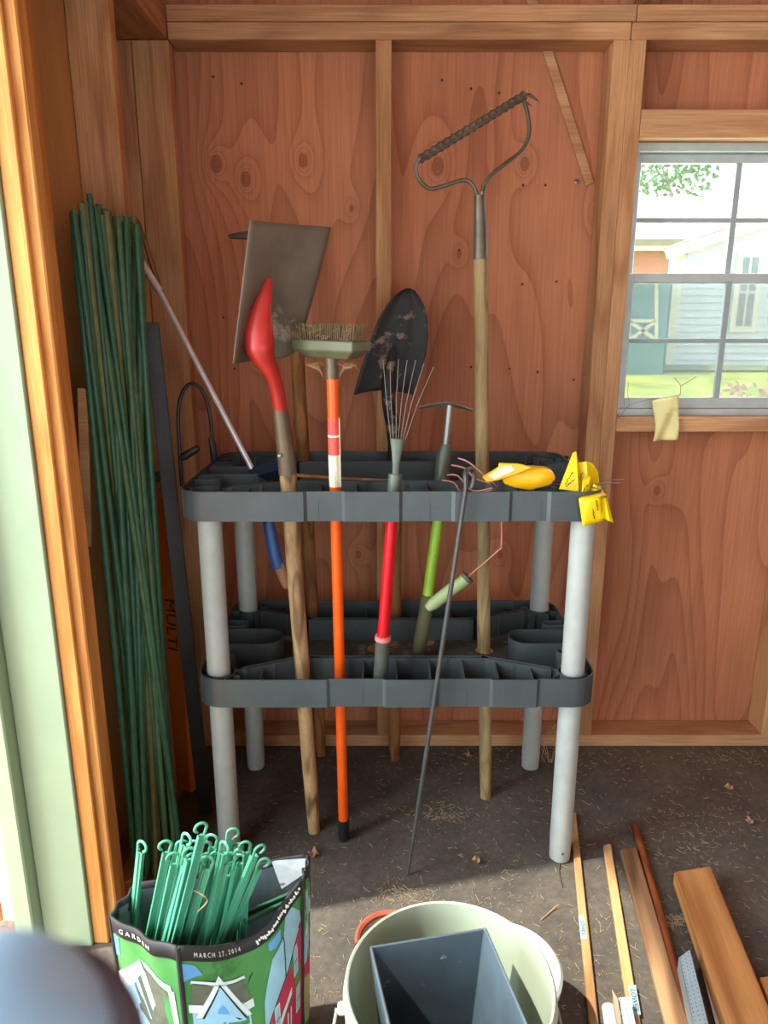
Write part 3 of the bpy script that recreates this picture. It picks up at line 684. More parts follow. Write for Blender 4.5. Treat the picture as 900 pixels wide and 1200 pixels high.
# ---- square shovel
t = thing('square_shovel', 'square-mouth shovel with grey blade, red socket and knotty wooden handle', 'shovel', tuple(A_sq[0]))
ztop = P(337, 552, 1.56); bott = A_sq[0]+Vector((0, 0, .0))
ax = (A_sq[0], ztop); obj('handle', handle(MB(), ax, .0175, .0185), M['handle'], t)
slv = MB().tube([P(337, 555, 1.56), P(334, 520, 1.555), P(328, 478, 1.55)], [.0195, .019, .0155], 16); sl_ = obj('sleeve', slv, M['sleeve'], t)
obj('rivet', MB().lathe([(.004, 0), (.003, .002), (0, .0026)], P(327.5, 534, 1.5345), 10, Rm=Matrix.Rotation(R(90), 3, 'X')), M['galv'], t)
sock = smooth_path([P(328.5, 481, 1.55), P(325, 458, 1.542), P(318, 436, 1.526), P(308, 417, 1.515), P(303, 398, 1.515), P(305, 370, 1.520), P(311, 345, 1.530), P(316, 327, 1.540)], 5)
rs = []
for i in range(len(sock)):
    u = i/(len(sock)-1)
    rs.append([.0150, .0150, .0150, .020, .031, .030, .020, .0125, .006][min(8, int(u*8))]*(1-(u*8) % 1)+[.0150, .0150, .020, .031, .030, .020, .0125, .006, .004][min(8, int(u*8))]*((u*8) % 1))
sb = MB().tube(sock, rs, 18, flat=[1.0-.5*min(1, max(0, (i/(len(sock)-1)-.3)*2.2)) for i in range(len(sock))])
obj('socket', sb, M['red'], t)
TL, TR, BL, BR = P(293, 258, 1.50), P(388, 266, 1.66), P(273, 426, 1.47), P(345, 424, 1.63)
def blade(u, v):
    p = TL.lerp(TR, u).lerp(BL.lerp(BR, u), v)
    if v > .80: p += (Vector((-.0, 0, 0))+Vector((0, 0, .02*((v-.8)/.2)*abs(2*u-1)**3*(1 if u > .5 else 0))))
    nrm = (TR-TL).cross(BL-TL).normalized()
    if nrm.y > 0: nrm = -nrm
    p -= nrm*.040*math.sin(math.pi*min(1, u*1.0))**1.5*(.25+.75*v); p.x += .010*u*v*(1-v)
    return p+nrm*.0
bl = obj('blade', MB().grid(blade, 16, 18), M['blade_grey'], t, ang=60, solid=.0022, fix=False)
# move blade slightly behind the socket
# ---- pick / mattock behind it
t = thing('pick_mattock', 'wooden-handled pick standing behind the square shovel, pointed tip showing at left', 'pick', tuple(A_pick[0]))
b_ = P(341, 285, 1.945); obj('handle', handle(MB(), (A_pick[0], b_), .0185, .0175), M['handle_dark'], t)
obj('head', MB().tube(smooth_path([P(267, 277, 1.95), P(300, 276, 1.95), P(341, 281, 1.95), P(370, 285, 1.95), P(378, 290, 1.95)]), [.0015]+[.006+.012*math.sin(math.pi*k/24) for k in range(1, 24)]+[.006], 8, flat=.8), M['steel'], t)
# ---- brush
t = thing('scrub_brush', 'orange-handled deck brush with bristles up and cobwebbed block', 'brush', tuple(A_brush[0]))
an = (A_brush[1]-A_brush[0]); tip = A_brush[0].lerp(A_brush[1], .035)
pb = MB().tube([A_brush[0].lerp(A_brush[1], u) for u in (0.03, .3, .6, 1)], [.0125, .0125, .0125, .0125], 18)
pole = obj('pole', pb, M['orange'], t); 
obj('end_cap', MB().tube([A_brush[0], A_brush[0].lerp(A_brush[1], .005), A_brush[0].lerp(A_brush[1], .055)], [.010, .0142, .0142], 16), M['black'], t)
obj('ferrule', MB().tube([P(389.5, 444, 1.556), P(389, 430, 1.556), P(388.5, 417, 1.556)], [.0138, .0132, .015], 16), M['sleeve'], t)
def onpole(zpx0, zpx1, mat, dr=.0004, nm='label'):
    pts = []
    for py in (zpx0, zpx1):
        best = min((abs(((600-py)/FPX) - ((A_brush[0].lerp(A_brush[1], k/400)-Vector((0, 0, EYE))).dot(Vector((0, SP, CP)))/((A_brush[0].lerp(A_brush[1], k/400)-Vector((0, 0, EYE))).dot(Vector((0, CP, -SP)))))), k) for k in range(401))[1]
        pts.append(A_brush[0].lerp(A_brush[1], best/400))
    return pts
a_, b_ = onpole(570, 532, None); lb = obj('paper_label', MB().tube([a_, b_], .0129, 20), M['label_white'], t); lb['label'] = 'cream and red paper label'
a2, b2 = onpole(533, 489, None); obj('paper_band', MB().tube([a2, b2], .0129, 20), M['label_red'], t)
obj('label_edge', MB().bar(a_+Vector((.0128, -.004, 0)), b2+Vector((.0128, -.004, 0)), .0012, .012, (1, 0, 0)), M['label_white'], t, ang=0)
def polemap(c):
    def f(x, y):
        an_ = y/.0129*1.0; return Vector((c.x+.0131*math.sin(an_), c.y-.0131*math.cos(an_), c.z+x))
    return f
c1 = a_.lerp(b_, .35)
lm = MB(); pm_ = polemap(c1); rnd = random.Random(9)
for k in range(16): lm.box(pm_(-.014+.002*k, rnd.uniform(-.003, .004)), (rnd.uniform(.001, .003), .0004, .0009), Matrix.Rotation(rnd.uniform(-.8, .8), 3, 'Y'))
obj('small_print', lm, M['ink'], t, ang=0)['kind'] = 'stuff'
c2 = a2.lerp(b2, .5); obj('lettering', text_mb('- HEAVY DUTY', polemap(c2), .007), M['white_ink'], t, ang=0, fix=False) if False else obj('band_stripe', MB().tube([a2.lerp(b2, .49), a2.lerp(b2, .54)], .0131, 20), M['white_ink'], t)
C = P(388, 409, 1.556)
Rb = Matrix.Rotation(R(-32), 3, 'Z') @ Matrix.Rotation(R(1), 3, 'Y')
def hb(x, y, z): return C+Rb @ Vector((x, y, z))
blk = MB(); Lh, Wh = .076, .034
vs = []
for z, l, w in ((.018, Lh, Wh), (-.002, Lh, Wh), (-.018, Lh-.022, Wh-.016)):
    vs += [hb(-l, -w, z), hb(l, -w, z), hb(l, w, z), hb(-l, w, z)]
blk.add(vs, [(3,2,1,0)][::1]+[(0,1,5,4),(1,2,6,5),(2,3,7,6),(3,0,4,7),(4,5,9,8),(5,6,10,9),(6,7,11,10),(7,4,8,11),(8,9,10,11)])
obj('block', blk, M['olive_plastic'], t, ang=0, bevel=.002)
rnd = random.Random(3); br = MB()
for i in range(30):
    for j in range(9):
        x = -Lh+.004+i*(2*Lh-.008)/29; y = -Wh+.004+j*(2*Wh-.008)/8; lean = (x/Lh)*.004
        p0 = hb(x, y, .018); p1 = hb(x+lean+rnd.uniform(-.003, .003), y+rnd.uniform(-.003, .003), .018+.031+rnd.uniform(-.003, .003)); br.bar(p0, p1, .0012, .0012)
obj('bristles', br, M['bristle'], t, ang=0)['kind'] = 'stuff'
wbm = MB()
for i in range(44):
    s = rnd.choice((-1, 1)); p = hb(rnd.uniform(-Lh, Lh), -Wh-.002, rnd.uniform(.02, .048)) if i < 26 else P(388+s*rnd.uniform(8, 30), rnd.uniform(424, 432), 1.54)
    d = Vector((rnd.uniform(-1, 1), rnd.uniform(-.2, .2), rnd.uniform(-.6, .6)))*.010; wbm.bar(p-d, p+d, .0005, .0005)
for s in (-1, 1):
    for k in range(12): wbm.bar(P(388+s*(16+k*1.3), 424+k*.3, 1.55), P(388+s*(9+k*.2), 444-k*.8, 1.55), .0005, .0005)
obj('clinging_straw', wbm, M['web'], t, ang=0)['kind'] = 'stuff'
# ---- round shovel
t = thing('round_point_shovel', 'black round-point shovel with dirt-flecked blade, behind the wire rake', 'shovel', tuple(A_round[0]))
obj('handle', handle(MB(), (A_round[0], P(463, 575, 1.925)), .0185, .0175), M['handle_dark'], t)
rows = [(338, 477, 480), (341, 470, 486), (347, 462, 491), (358, 453, 497), (375, 443, 500.5), (395, 436, 501.5), (415, 429, 499), (435, 422, 494), (450, 418, 488), (458, 415.5, 484.5), (463, 414.5, 484)]
def rb(u, v):
    f = v*(len(rows)-1); i = min(len(rows)-2, int(f)); s = f-i; y = rows[i][0]*(1-s)+rows[i+1][0]*s; xl = rows[i][1]*(1-s)+rows[i+1][1]*s; xr = rows[i][2]*(1-s)+rows[i+1][2]*s
    yy = y - (v > .93)*0
    if v > .85: yy = y-6*math.sin(math.pi*u)*(v-.85)/.15
    c = 2*u-1; Y = 1.955-.030*(abs(c)**1.6)*(.4+.6*v)-.022*math.exp(-((u-.55)/.16)**2)*v**.7+.03*(1-v)
    return P(xl+(xr-xl)*u, yy, Y)
obj('blade', MB().grid(rb, 18, 20), M['black_blade'], t, ang=60, solid=.0022, fix=False)
obj('socket', MB().tube(smooth_path([P(463, 578, 1.915), P(463, 530, 1.912), P(460, 498, 1.900), P(455, 470, 1.895), P(456, 440, 1.905), P(462, 405, 1.925)], 5), [.0195]*6+[.018]*6+[.0175, .017, .0165, .016, .016, .017, .018, .018, .017, .015, .012, .009, .006, .004], 14), M['black_blade'], t)
# ---- wire hand rake, red handle
t = thing('wire_fan_rake', 'small fan rake with thin wire tines, red tube and dark grip, standing on lower shelf', 'rake', tuple(A_red[0]))
gp = MB().tube([P(445.5, 806, 1.562), P(446, 800, 1.562), P(448.5, 750, 1.562)], [.015, .0175, .0165], 16); obj('grip', gp, M['dark_grip'], t)
obj('collar', MB().tube([P(448.6, 750, 1.562), P(449, 745, 1.562)], .0185, 16), M['pink'], t)
obj('tube', MB().tube([P(449, 746, 1.562), P(459, 612, 1.562), P(460.5, 592, 1.562)], .0135, 18), M['red_tube'], t)
obj('socket', MB().tube([P(460.5, 596, 1.562), P(463.5, 555, 1.562)], [.0155, .015], 16), M['grey_green'], t)
obj('tine_holder', MB().tube([P(463.5, 562, 1.557), P(464, 546, 1.557), P(465, 530, 1.557), P(466, 514, 1.557)], [.0075, .0075, .011, .0165], 14, flat=.5), M['grey_green'], t)
for i, (bx_, tx, ty) in enumerate([(459, 449, 422), (461.5, 457, 426), (464, 467, 421), (466, 477, 422), (468, 487, 422.5), (470, 497, 425), (472, 508, 430)]):
    o_ = obj('tine', MB().tube([P(bx_, 524, 1.557), P(bx_*.5+tx*.5-1, (518+ty)/2, 1.559), P(tx, ty, 1.57), P(tx+.5, ty+1, 1.585)], .0007, 5), M['galv'], t)
# ---- lime cultivator
t = thing('lime_hand_hoe', 'lime green tube hoe with flat galvanised head, standing on lower shelf floor', 'hoe', tuple(A_lime[0]))
Yb = A_lime[0].y
obj('grip', MB().tube([P(491, 764, Yb), P(493, 750, Yb), P(498, 722, Yb), P(501, 697, Yb)], [.014, .0185, .0175, .016], 16), M['olive_grip'], t)
obj('tube', MB().tube([P(501, 699, Yb), P(513, 610, Yb+.03), P(517, 580, Yb+.04)], .0133, 16), M['lime'], t)
obj('ferrule', MB().tube([P(516.5, 575, Yb+.03), P(517.5, 560, 1.795), P(520, 535, 1.80), P(522, 526, 1.80), P(522.5, 520, 1.80)], [.018, .018, .0185, .016, .011], 16), M['grey_green'], t)
obj('shaft', MB().tube([P(522, 524, 1.80), P(527, 475, 1.805)], .0085, 12), M['galv'], t)
hd_ = MB(); 
def hoe(u, v):
    px = 491+u*63; c = 2*u-1; py = 471+abs(c)**1.3*(6 if c < 0 else 9)+v*(5-3*abs(c)); return P(px, py, 1.79+.015*v)
obj('head', hd_.grid(hoe, 12, 3), M['galv'], t, solid=.002, fix=False, ang=0)
# ---- hand cultivator, sage grip
t = thing('three_prong_cultivator', 'hand cultivator with coppery prongs, bent shank and sage green grip hung through the shelf', 'cultivator', tuple(P(545, 676, 1.60)))
obj('grip', MB().tube([P(501, 713, 1.60), P(507, 708, 1.60), P(530, 690, 1.60), P(542, 682, 1.60), P(547, 677, 1.60)], [.010, .0145, .015, .0135, .016], 14), M['sage'], t)
obj('end_ring', MB().tube([P(545.5, 678.5, 1.60), P(548.5, 675.5, 1.60)], .0165, 14), M['dark_grip'], t)
obj('shank', MB().tube(smooth_path([P(546, 678, 1.60), P(584, 645, 1.60), P(587.5, 638, 1.60), P(588, 610, 1.60), P(588, 588, 1.60), P(582, 572, 1.595), P(572, 563, 1.59)], 4), .0026, 8), M['copper'], t)
for pts in ([(575, 565), (562, 552), (548, 541), (537, 537)], [(575, 567), (556, 560), (545, 549), (529, 545)], [(577, 572), (553, 575), (537, 558), (524, 557)], [(577, 574), (545, 580), (532, 566), (518, 563)]):
    obj('prong', MB().tube(smooth_path([P(x, y, 1.585+.012*i) for i, (x, y) in enumerate(pts)], 4), .0022, 8), M['copper'], t)
# ---- bow rake
t = thing('bow_rake', 'tall bow rake with twisted steel head and long weathered handle', 'rake', tuple(A_rake[0]))
obj('handle', handle(MB(), (A_rake[0], P(563, 300, 1.79)), .0172, .0165), M['handle_grey'], t)
obj('ferrule', MB().tube([P(563, 304, 1.79), P(563, 268, 1.79), P(562, 234, 1.79), P(562, 229, 1.79)], [.0172, .0155, .0118, .0125], 16), M['steel'], t)
L0, L1 = P(493, 186, 1.76), P(614, 112, 1.86)
hm = MB(); pts = [L0.lerp(L1, k/48) for k in range(49)]
obj('bar', hm.tube(pts, [.0105+.0016*math.cos(k*math.pi/1.5) for k in range(49)], 8, flat=.9), M['steel'], t)
obj('bow', MB().tube(smooth_path([P(493, 184, 1.762), P(487.5, 195, 1.765), P(490, 209, 1.77), P(503, 221, 1.78), P(522, 217, 1.785), P(545, 211, 1.79), P(556, 220, 1.79), P(560, 234, 1.79)], 5), .0046, 8), M['steel'], t)
obj('bow', MB().tube(smooth_path([P(612, 114, 1.86), P(618, 132, 1.85), P(620, 156, 1.84), P(612, 176, 1.83), P(592, 192, 1.81), P(575, 206, 1.795), P(567, 218, 1.79), P(564, 234, 1.79)], 5), .0050, 8), M['steel'], t)
dvec = (L1-L0).normalized()
for k in range(14):
    p = L0.lerp(L1, k/13); e = Vector((.045, .060, .004)) if k > 11 else Vector((.022, .062, .012))
    obj('tine', MB().tube([p, p+e*.35+Vector((0, 0, .006)), p+e], [.0052, .0040, .0012], 6), M['steel'], t)
# ---- steel rod with loop
t0, t1 = P(546, 572, 1.488), F(478, 1026)
pts = [t1+Vector((0, 0, .004))]+[t1.lerp(t0, k/6) for k in range(1, 7)]+smooth_path([P(545.5, 560, 1.49), P(546, 553, 1.50), P(550, 549.5, 1.515), P(555, 552, 1.525), P(555.5, 562, 1.528), P(553, 572, 1.53)], 4)
tag(obj('steel_rod', MB().tube(pts, [.003, .0050]+[.0052]*(len(pts)-2), 8), M['rod']), 'thin grey steel rod with looped top, leaning on the shelf front', 'rod')
# ---- telescopic chrome pole, brown top, blue head
t = thing('telescopic_pole', 'slanting telescopic pole, chrome tube with dull bent top and blue scraper end through the shelf', 'pole', tuple(P(340, 688, 1.68)))
obj('upper_tube', MB().tube(smooth_path([P(156, 254, 1.90), P(163, 264, 1.90), P(172, 290, 1.895), P(183, 325, 1.89), P(190, 345, 1.885)], 4), .0055, 10), M['rust_tube'], t)
obj('wide_tube', MB().tube([P(160, 298, 1.88), P(187, 341, 1.86)], .0092, 14), M['chrome'], t)
obj('thin_tube', MB().tube([P(187, 341, 1.86), P(301, 560, 1.72)], .0066, 14), M['chrome'], t)
obj('head', MB().bar(P(296, 558, 1.725), P(330, 548, 1.70), .03, .03).tube([P(300, 562, 1.72), P(308, 590, 1.70), P(316, 612, 1.69)], [.012, .012, .013], 12), M['navy'], t, bevel=0)
obj('blade_grip', MB().tube([P(312, 600, 1.70), P(322, 650, 1.69), P(327, 666, 1.69)], [.013, .0155, .0145], 12, flat=.6), M['blue'], t)
obj('scraper_tip', MB().tube([P(326, 660, 1.69), P(335, 684, 1.685), P(337, 688, 1.685)], [.0145, .012, .010], 12, flat=.5), M['clear'], t)
obj('rivet', MB().lathe([(.003, 0), (0, .003)], P(292, 564, 1.70), 8), M['galv'], t)
# ---- black hook
t = thing('hooked_hand_tool', 'black wire arch with rubber grip standing behind the shelf left end', 'hook', tuple(P(213, 560, 1.76)))
obj('arch', MB().tube(smooth_path([P(213, 570, 1.76), P(209, 500, 1.76), P(211, 468, 1.76), P(222, 450, 1.76), P(236, 457, 1.76), P(245, 482, 1.76), P(249, 515, 1.76)], 5), .0045, 8), M['black'], t)
obj('grip', MB().tube([P(247, 512, 1.76), P(249, 520, 1.76), P(251, 538, 1.76), P(250.5, 543, 1.76)], [.006, .0085, .0085, .005], 10), M['black'], t)
obj('side_grip', MB().tube([P(211, 537, 1.76), P(216, 535, 1.76), P(230, 526, 1.76), P(233, 525, 1.76)], [.007, .010, .009, .006], 10), M['black'], t)
tag(obj('dark_green_knob', MB().tube([P(176, 559, 1.80), P(180, 559, 1.80), P(187, 559, 1.80), P(190, 560, 1.80)], [.010, .014, .014, .007], 12), M['stake']), 'dark green knob poking out between the stakes and black post', 'knob')

# ---- things on the top shelf
yel = thing('yellow_scoop', 'bright yellow plastic scoop lying on the top shelf', 'scoop', tuple(P(615, 576, 1.57)))
body = [(585, 553), (604, 549), (623, 549), (640, 550), (649, 554), (651.5, 561), (645, 569), (622, 575), (603, 572), (590, 567)]
def shell(mb, outl, Y0, Y1, shrink=.78, tilt=0):
    c = Vector((sum(p[0] for p in outl)/len(outl), sum(p[1] for p in outl)/len(outl)))
    f = [P(x, y, Y0) for x, y in outl]; bk = [P(c.x+(x-c.x)*shrink, c.y+(y-c.y)*shrink+tilt, Y1) for x, y in outl]; n = len(outl)
    return mb.add(f+bk, [tuple(range(n))]+[(i, n+i, n+(i+1) % n, (i+1) % n) for i in range(n)]+[tuple(range(2*n-1, n-1, -1))])
obj('bowl', shell(MB(), body, 1.545, 1.60, .9, -5), M['yellow'], yel, ang=50, bevel=.003)
hn = [(564, 559), (570, 565.5), (583, 563.5), (603, 557), (625, 548), (610, 543.5), (584, 542.5), (584.5, 547), (575, 553)]
obj('spout', shell(MB(), hn, 1.535, 1.575, .85, -2), M['yellow'], yel, ang=30, bevel=.002)
obj('spout_liner', MB().prism([P(572, 558, 1.5335), P(580, 562, 1.5335), P(604, 551, 1.5335), P(599, 545.5, 1.5335), P(590, 546, 1.5335)], (0, .001, 0)), M['label_white'], yel, ang=0)
tap = thing('warning_tape', 'crumpled yellow warning tape with black print, draped over the shelf right corner', 'tape', tuple(P(690, 580, 1.50)))
def sheet(pts, ys, nm='fold'):
    mb = MB(); mb.add([P(x, y, Y) for (x, y), Y in zip(pts, ys)], [tuple(range(len(pts)))])
    o = obj(nm, mb, M['yellow_tape'], tap, ang=0, solid=.0012, fix=False); return o
sheet([(655, 573), (671, 531), (675, 529), (678, 576)], [1.54, 1.56, 1.56, 1.535]); sheet([(675, 529), (677.5, 540), (680, 577), (677.5, 577)], [1.56, 1.58, 1.55, 1.535])
sheet([(677, 542), (687, 541), (694, 543), (701, 553), (703, 575), (690, 578), (679, 578)], [1.57, 1.56, 1.565, 1.58, 1.58, 1.55, 1.56])
sheet([(681, 582), (683, 563), (688, 556), (692, 559), (691, 574), (684, 582)], [1.52, 1.53, 1.53, 1.535, 1.53, 1.515])
sheet([(692, 576), (696, 566), (703, 570), (710, 580), (706, 583)], [1.535, 1.53, 1.535, 1.53, 1.52])
sheet([(678, 584), (705, 581), (711, 580), (706, 577), (692, 577)], [1.493, 1.49, 1.50, 1.53, 1.53])
fl = MB()
def flap(u, v): return P(678+u*27+v*5-v*u*3, 584+v*33-u*2-u*v*5, 1.492-.004*math.sin(u*3+v*2))
obj('hanging_flap', fl.grid(flap, 6, 6), M['yellow_tape'], tap, solid=.0012, fix=False)
fl = MB()
def flap2(u, v): return P(704+u*7+v*(2+u*6), 583+v*(24+6*u), 1.495+.006*abs(math.sin(u*5)))
obj('hanging_flap', fl.grid(flap2, 6, 6), M['yellow_tape'], tap, solid=.0012, fix=False)
mk = MB(); rnd = random.Random(5)
for (x, y, Y, dx, dy, n) in [(667, 560, 1.532, 5, -8, 7), (695, 600, 1.4895, 2, 9, 8), (700, 592, 1.4885, 1, 6, 5), (681, 558, 1.545, 1, -4, 4), (686, 572, 1.513, 3, -4, 5), (697, 572, 1.526, 5, 1, 5), (698, 567, 1.526, 4, 0, 4), (668, 566, 1.532, 5, -4, 6)]:
    for k in range(n):
        c = (k/(n-1)-.5)*1.6; p = P(x+dx*c+rnd.uniform(-.4, .4), y+dy*c+rnd.uniform(-.4, .4), Y); mk.box(p, (.0022, .0003, .0035), Matrix.Rotation(rnd.uniform(-.6, .6), 3, 'Y'))
obj('print', mk, M['ink'], tap, ang=0)['kind'] = 'stuff'
tag(obj('bamboo_cane', MB().tube([P(334, 556, 1.66), P(400, 561, 1.65), P(480, 565, 1.645), P(575, 566.5, 1.64)], [.004, .0045, .0042, .0032], 8), M['handle_dark']), 'slender brown cane lying along the top shelf', 'cane')
for k, (y0, y1, Yk, l_) in enumerate(((566, 562, 1.642, 'upper of two thin pale wires lying across the top shelf right side'), (569, 566, 1.638, 'lower of two thin pale wires lying across the top shelf right side'))):
    tag(obj('thin_wire', MB().tube([P(576, y0, Yk), P(731-k*5, y1, 1.62)], .0014, 6), M['galv'] if k else M['copper']), l_, 'wire')
fm = MB()
def film(u, v):
    a = v*math.pi*1.0; px = 572+u*92; return P(px, 545+3*math.sin(u*9)-u*3, 1.95)+Vector((0, -.03*math.cos(a)-.005, .016*math.sin(a)*(1-.4*math.sin(u*5))))
tag(obj('black_plastic_bag', fm.grid(film, 24, 8), M['black_gloss'], solid=.001, fix=False), 'folded black plastic bag on the back of the top shelf', 'bag')

# ---- dark post & orange carton
J0, J1 = F(241, 956), P(176, 378, 1.74)
J0.z = .006
t = thing('dark_angle_post', 'dark steel angle post leaning against the wall beside the shelf', 'post', tuple(J0))
obj('flange', MB().bar(J0, J1, .034, .004, (1, .35, 0)), M['dark_post'], t, ang=0, bevel=.0008)
z_ = (J1-J0).normalized(); x_ = Vector((1, .35, 0)); x_ = (x_-z_*x_.dot(z_)).normalized(); y_ = z_.cross(x_)
obj('flange', MB().bar(J0+x_*.017+y_*.014, J1+x_*.017+y_*.014, .004, .028, (1, .35, 0)), M['dark_post'], t, ang=0, bevel=.0008)
K0, K1 = F(222, 968), P(189, 585, 1.80)
t = thing('orange_carton', 'tall flat orange carton with black lettering between green stakes and shelf', 'box', tuple(K0))
kx = Vector((.85, -.5, 0)).normalized()
K0 = F(214, 962)+Vector((-.02, .02, .015)); K1 = P(184, 590, 1.83)
K0.x = -.560; K1.x = -.575; K0.y = 1.81; K1.y = 1.90
obj('body', MB().bar(K0, K1, .082, .026, tuple(kx)), M['orange_card'], t, ang=0, bevel=.003)
zk = (K1-K0).normalized(); xk = (kx-zk*kx.dot(zk)).normalized(); yk = zk.cross(xk); yk = yk if yk.y < 0 else -yk
cc = K0.lerp(K1, .58)+yk*.0136+xk*.004
obj('lettering', text_mb('MULTI', lambda x, y: cc-zk*x+xk*y, .052), M['ink'], t, ang=0, fix=False)
# ---- tall green stakes
rnd = random.Random(11)
def make_stake(L, r, mat):
    pts = []; n = 28; rr = []
    mb = MB(); ps = [Vector((0, 0, L*k/n)) for k in range(n+1)]
    rr = [r*(1.0 if k % 2 else .93) for k in range(n+1)]; rr[0] = r*.5; rr[-1] = r*.8
    mb.tube(ps, rr, 8); return mb
protos = []
lab = 'tall thin green plastic-coated garden stake in the bundle against the left wall'
for i in range(28):
    u = (i+.5)/28
    tx = 84+u*82+rnd.uniform(-3, 3); tyy = 242+abs(u-.22)*28+rnd.uniform(-8, 10)
    if i in (5, 6, 7): tyy -= 8
    bx_ = 158+((i*11) % 28)/28*58+rnd.uniform(-2, 2); byy = 1032+rnd.uniform(-22, 8)-(bx_-158)*.25
    top = P(tx, tyy, 1.50+.17*u+rnd.uniform(-.02, .02)); ft = F(bx_, byy)
    if top.x < XL+.01 and top.y > 1.68: top.y = 1.68
    if top.x < XS+.012: top.x = XS+.012
    if ft.x < XS+.015: ft.x = XS+.015
    if ft.x < XL+.012: ft = F(bx_, byy, .040); ft.x = max(ft.x, XS+.015)
    d = top-ft; Ls = d.length; r = rnd.uniform(.0062, .0088)
    mt = M[('stake', 'stake', 'stake2', 'stake', 'stake3')[i % 5 if bx_ < 200 else i % 3]]
    mb = make_stake(Ls, r, mt)
    o = obj('garden_stake', mb, mt, origin=(0, 0, 0), ang=50); o.location = ft+Vector((0, 0, .002)); o.rotation_euler = d.to_track_quat('Z', 'Y').to_euler()
    tag(o, {'dark_green_stake': lab, 'olive_green_stake': 'tall olive green garden stake in the bundle against the left wall', 'mossy_brown_stake': 'tall mossy brown faded garden stake in the bundle against the left wall'}[mt.name], 'stake', {'dark_green_stake': 'dark green stakes leaning in the corner', 'olive_green_stake': 'olive green stakes leaning in the corner', 'mossy_brown_stake': 'mossy brown stakes leaning in the corner'}[mt.name])

# ================================================================== BAG with short stakes
H = .35
bagc = {'L': F(129, 1073, H), 'A': F(208, 1110, H), 'R': F(354, 1030, H), 'RB': F(361, 1001, H+.01), 'M': F(322, 1008, H), 'LB': F(160, 1035, H)}
bag = thing('shopping_bag', 'green reusable shopping bag printed with row houses, full of green stakes', 'bag', (-.28, 1.05, 0))
def low(p, s=.93):
    c = Vector((-.285, 1.03, 0)); return Vector((c.x+(p.x-c.x)*s, c.y+(p.y-c.y)*s, 0.002))
def panelfn(a, b, sag, bulge, off=0):
    a0, b0 = low(a), low(b)
    n = (b-a).cross(Vector((0, 0, 1))); n.z = 0; n.normalize()
    c = Vector((-.285, 1.03, 0))
    if n.dot((a+b)/2-c) < 0: n = -n
    def f(u, v):                     # v: 0 bottom, 1 rim
        p = a0.lerp(b0, u).lerp(a.lerp(b, u), v)
        p.z -= sag*math.sin(math.pi*u)**1.3*v
        p += n*(bulge*math.sin(math.pi*u)*math.sin(math.pi*min(1, v*.6+.32))+off+.004*math.sin(u*11+v*7)*math.sin(math.pi*u))
        return p
    return f
front = panelfn(bagc['A'], bagc['R'], .045, .045)
left = panelfn(bagc['L'], bagc['A'], .006, .006); right = panelfn(bagc['R'], bagc['RB'], .0, .004)
back = panelfn(bagc['RB'], bagc['LB'], .004, .012); back2 = panelfn(bagc['LB'], bagc['L'], .0, .004)
bm_ = MB()
for f_ in (front, left, right, back, back2): bm_.grid(f_, 20, 16)
bo = obj('bag_body', bm_, [M['bag_green']], bag, ang=60, solid=.0016, fix=True)
ins = MB()
for f_, s in ((back, -1), (back2, -1)): ins.grid(lambda u, v, f_=f_: f_(u, .25+.72*v)+Vector((.001, -.0035, 0)), 20, 8)
obj('lining', ins, M['bag_inside'], bag, ang=60, fix=False)
ins = MB().grid(lambda u, v: front(u, .2+.72*v)+Vector((.001, .0035, 0)), 20, 8); obj('lining', ins, M['bag_inside'], bag, ang=60, fix=False)
band = MB()
for f_ in (front, left, right, back, back2):
    band.grid(lambda u, v, f_=f_: f_(u, .925+.077*v), 24, 2)
obj('rim_band', band, M['bag_black'], bag, ang=60, solid=.0045, fix=True)
for c0 in (('A', left, 1.0), ('R', front, 1.0), ('RB', right, 1.0), ('L', left, 0.0)):
    f_ = c0[1]; u_ = c0[2]; obj('corner_binding', MB().tube([f_(u_, v/10) for v in range(11)], .0042, 8), M['bag_black'], bag)
obj('base', MB().add([low(bagc[k])+Vector((0, 0, .004)) for k in ('L', 'A', 'R', 'RB', 'LB')], [(0, 1, 2, 3, 4)]), M['bag_green'], bag, ang=0)
# flap of lining folded over at the back right corner
fp = MB().add([F(318, 1009, H+.005), F(358, 1006, H+.012), F(357, 1024, H), F(330, 1042, H-.01)], [(0, 1, 2, 3)]); obj('lining_flap', fp, M['bag_inside'], bag, ang=0, solid=.001, fix=False)
# printed art as thin colour areas following the cloth
def art(fn, polys, d, part):
    mb = MB(); mats = []; n_ = 0
    for col_, pts, lift in polys:
        if col_ not in mats: mats.append(col_)
        # densify, fan
        dense = []
        for i in range(len(pts)):
            p, q = pts[i], pts[(i+1) % len(pts)]
            for k in range(5): dense.append((p[0]+(q[0]-p[0])*k/5, p[1]+(q[1]-p[1])*k/5))
        cx = sum(p[0] for p in pts)/len(pts); cy = sum(p[1] for p in pts)/len(pts)
        mid = [((p[0]+cx)/2, (p[1]+cy)/2) for p in dense]
        w = [fn(*p)+d*(lift) for p in dense]+[fn(*p)+d*(lift) for p in mid]+[fn(cx, cy)+d*lift]; n = len(dense)
        mb.add(w, [(i, (i+1) % n, n+(i+1) % n, n+i) for i in range(n)]+[(n+i, n+(i+1) % n, 2*n) for i in range(n)], mats.index(col_))
    return obj(part, mb, [M[c] for c in mats], bag, ang=60, fix=False)
e = .0008
dF = Vector((.40, -.9, .12)).normalized(); dL = Vector((-.45, -.9, .1)).normalized(); dR = Vector((1, -.1, 0))
def rect(c, x0, y0, x1, y1, l): return (c, [(x0, y0), (x1, y0), (x1, y1), (x0, y1)], l)
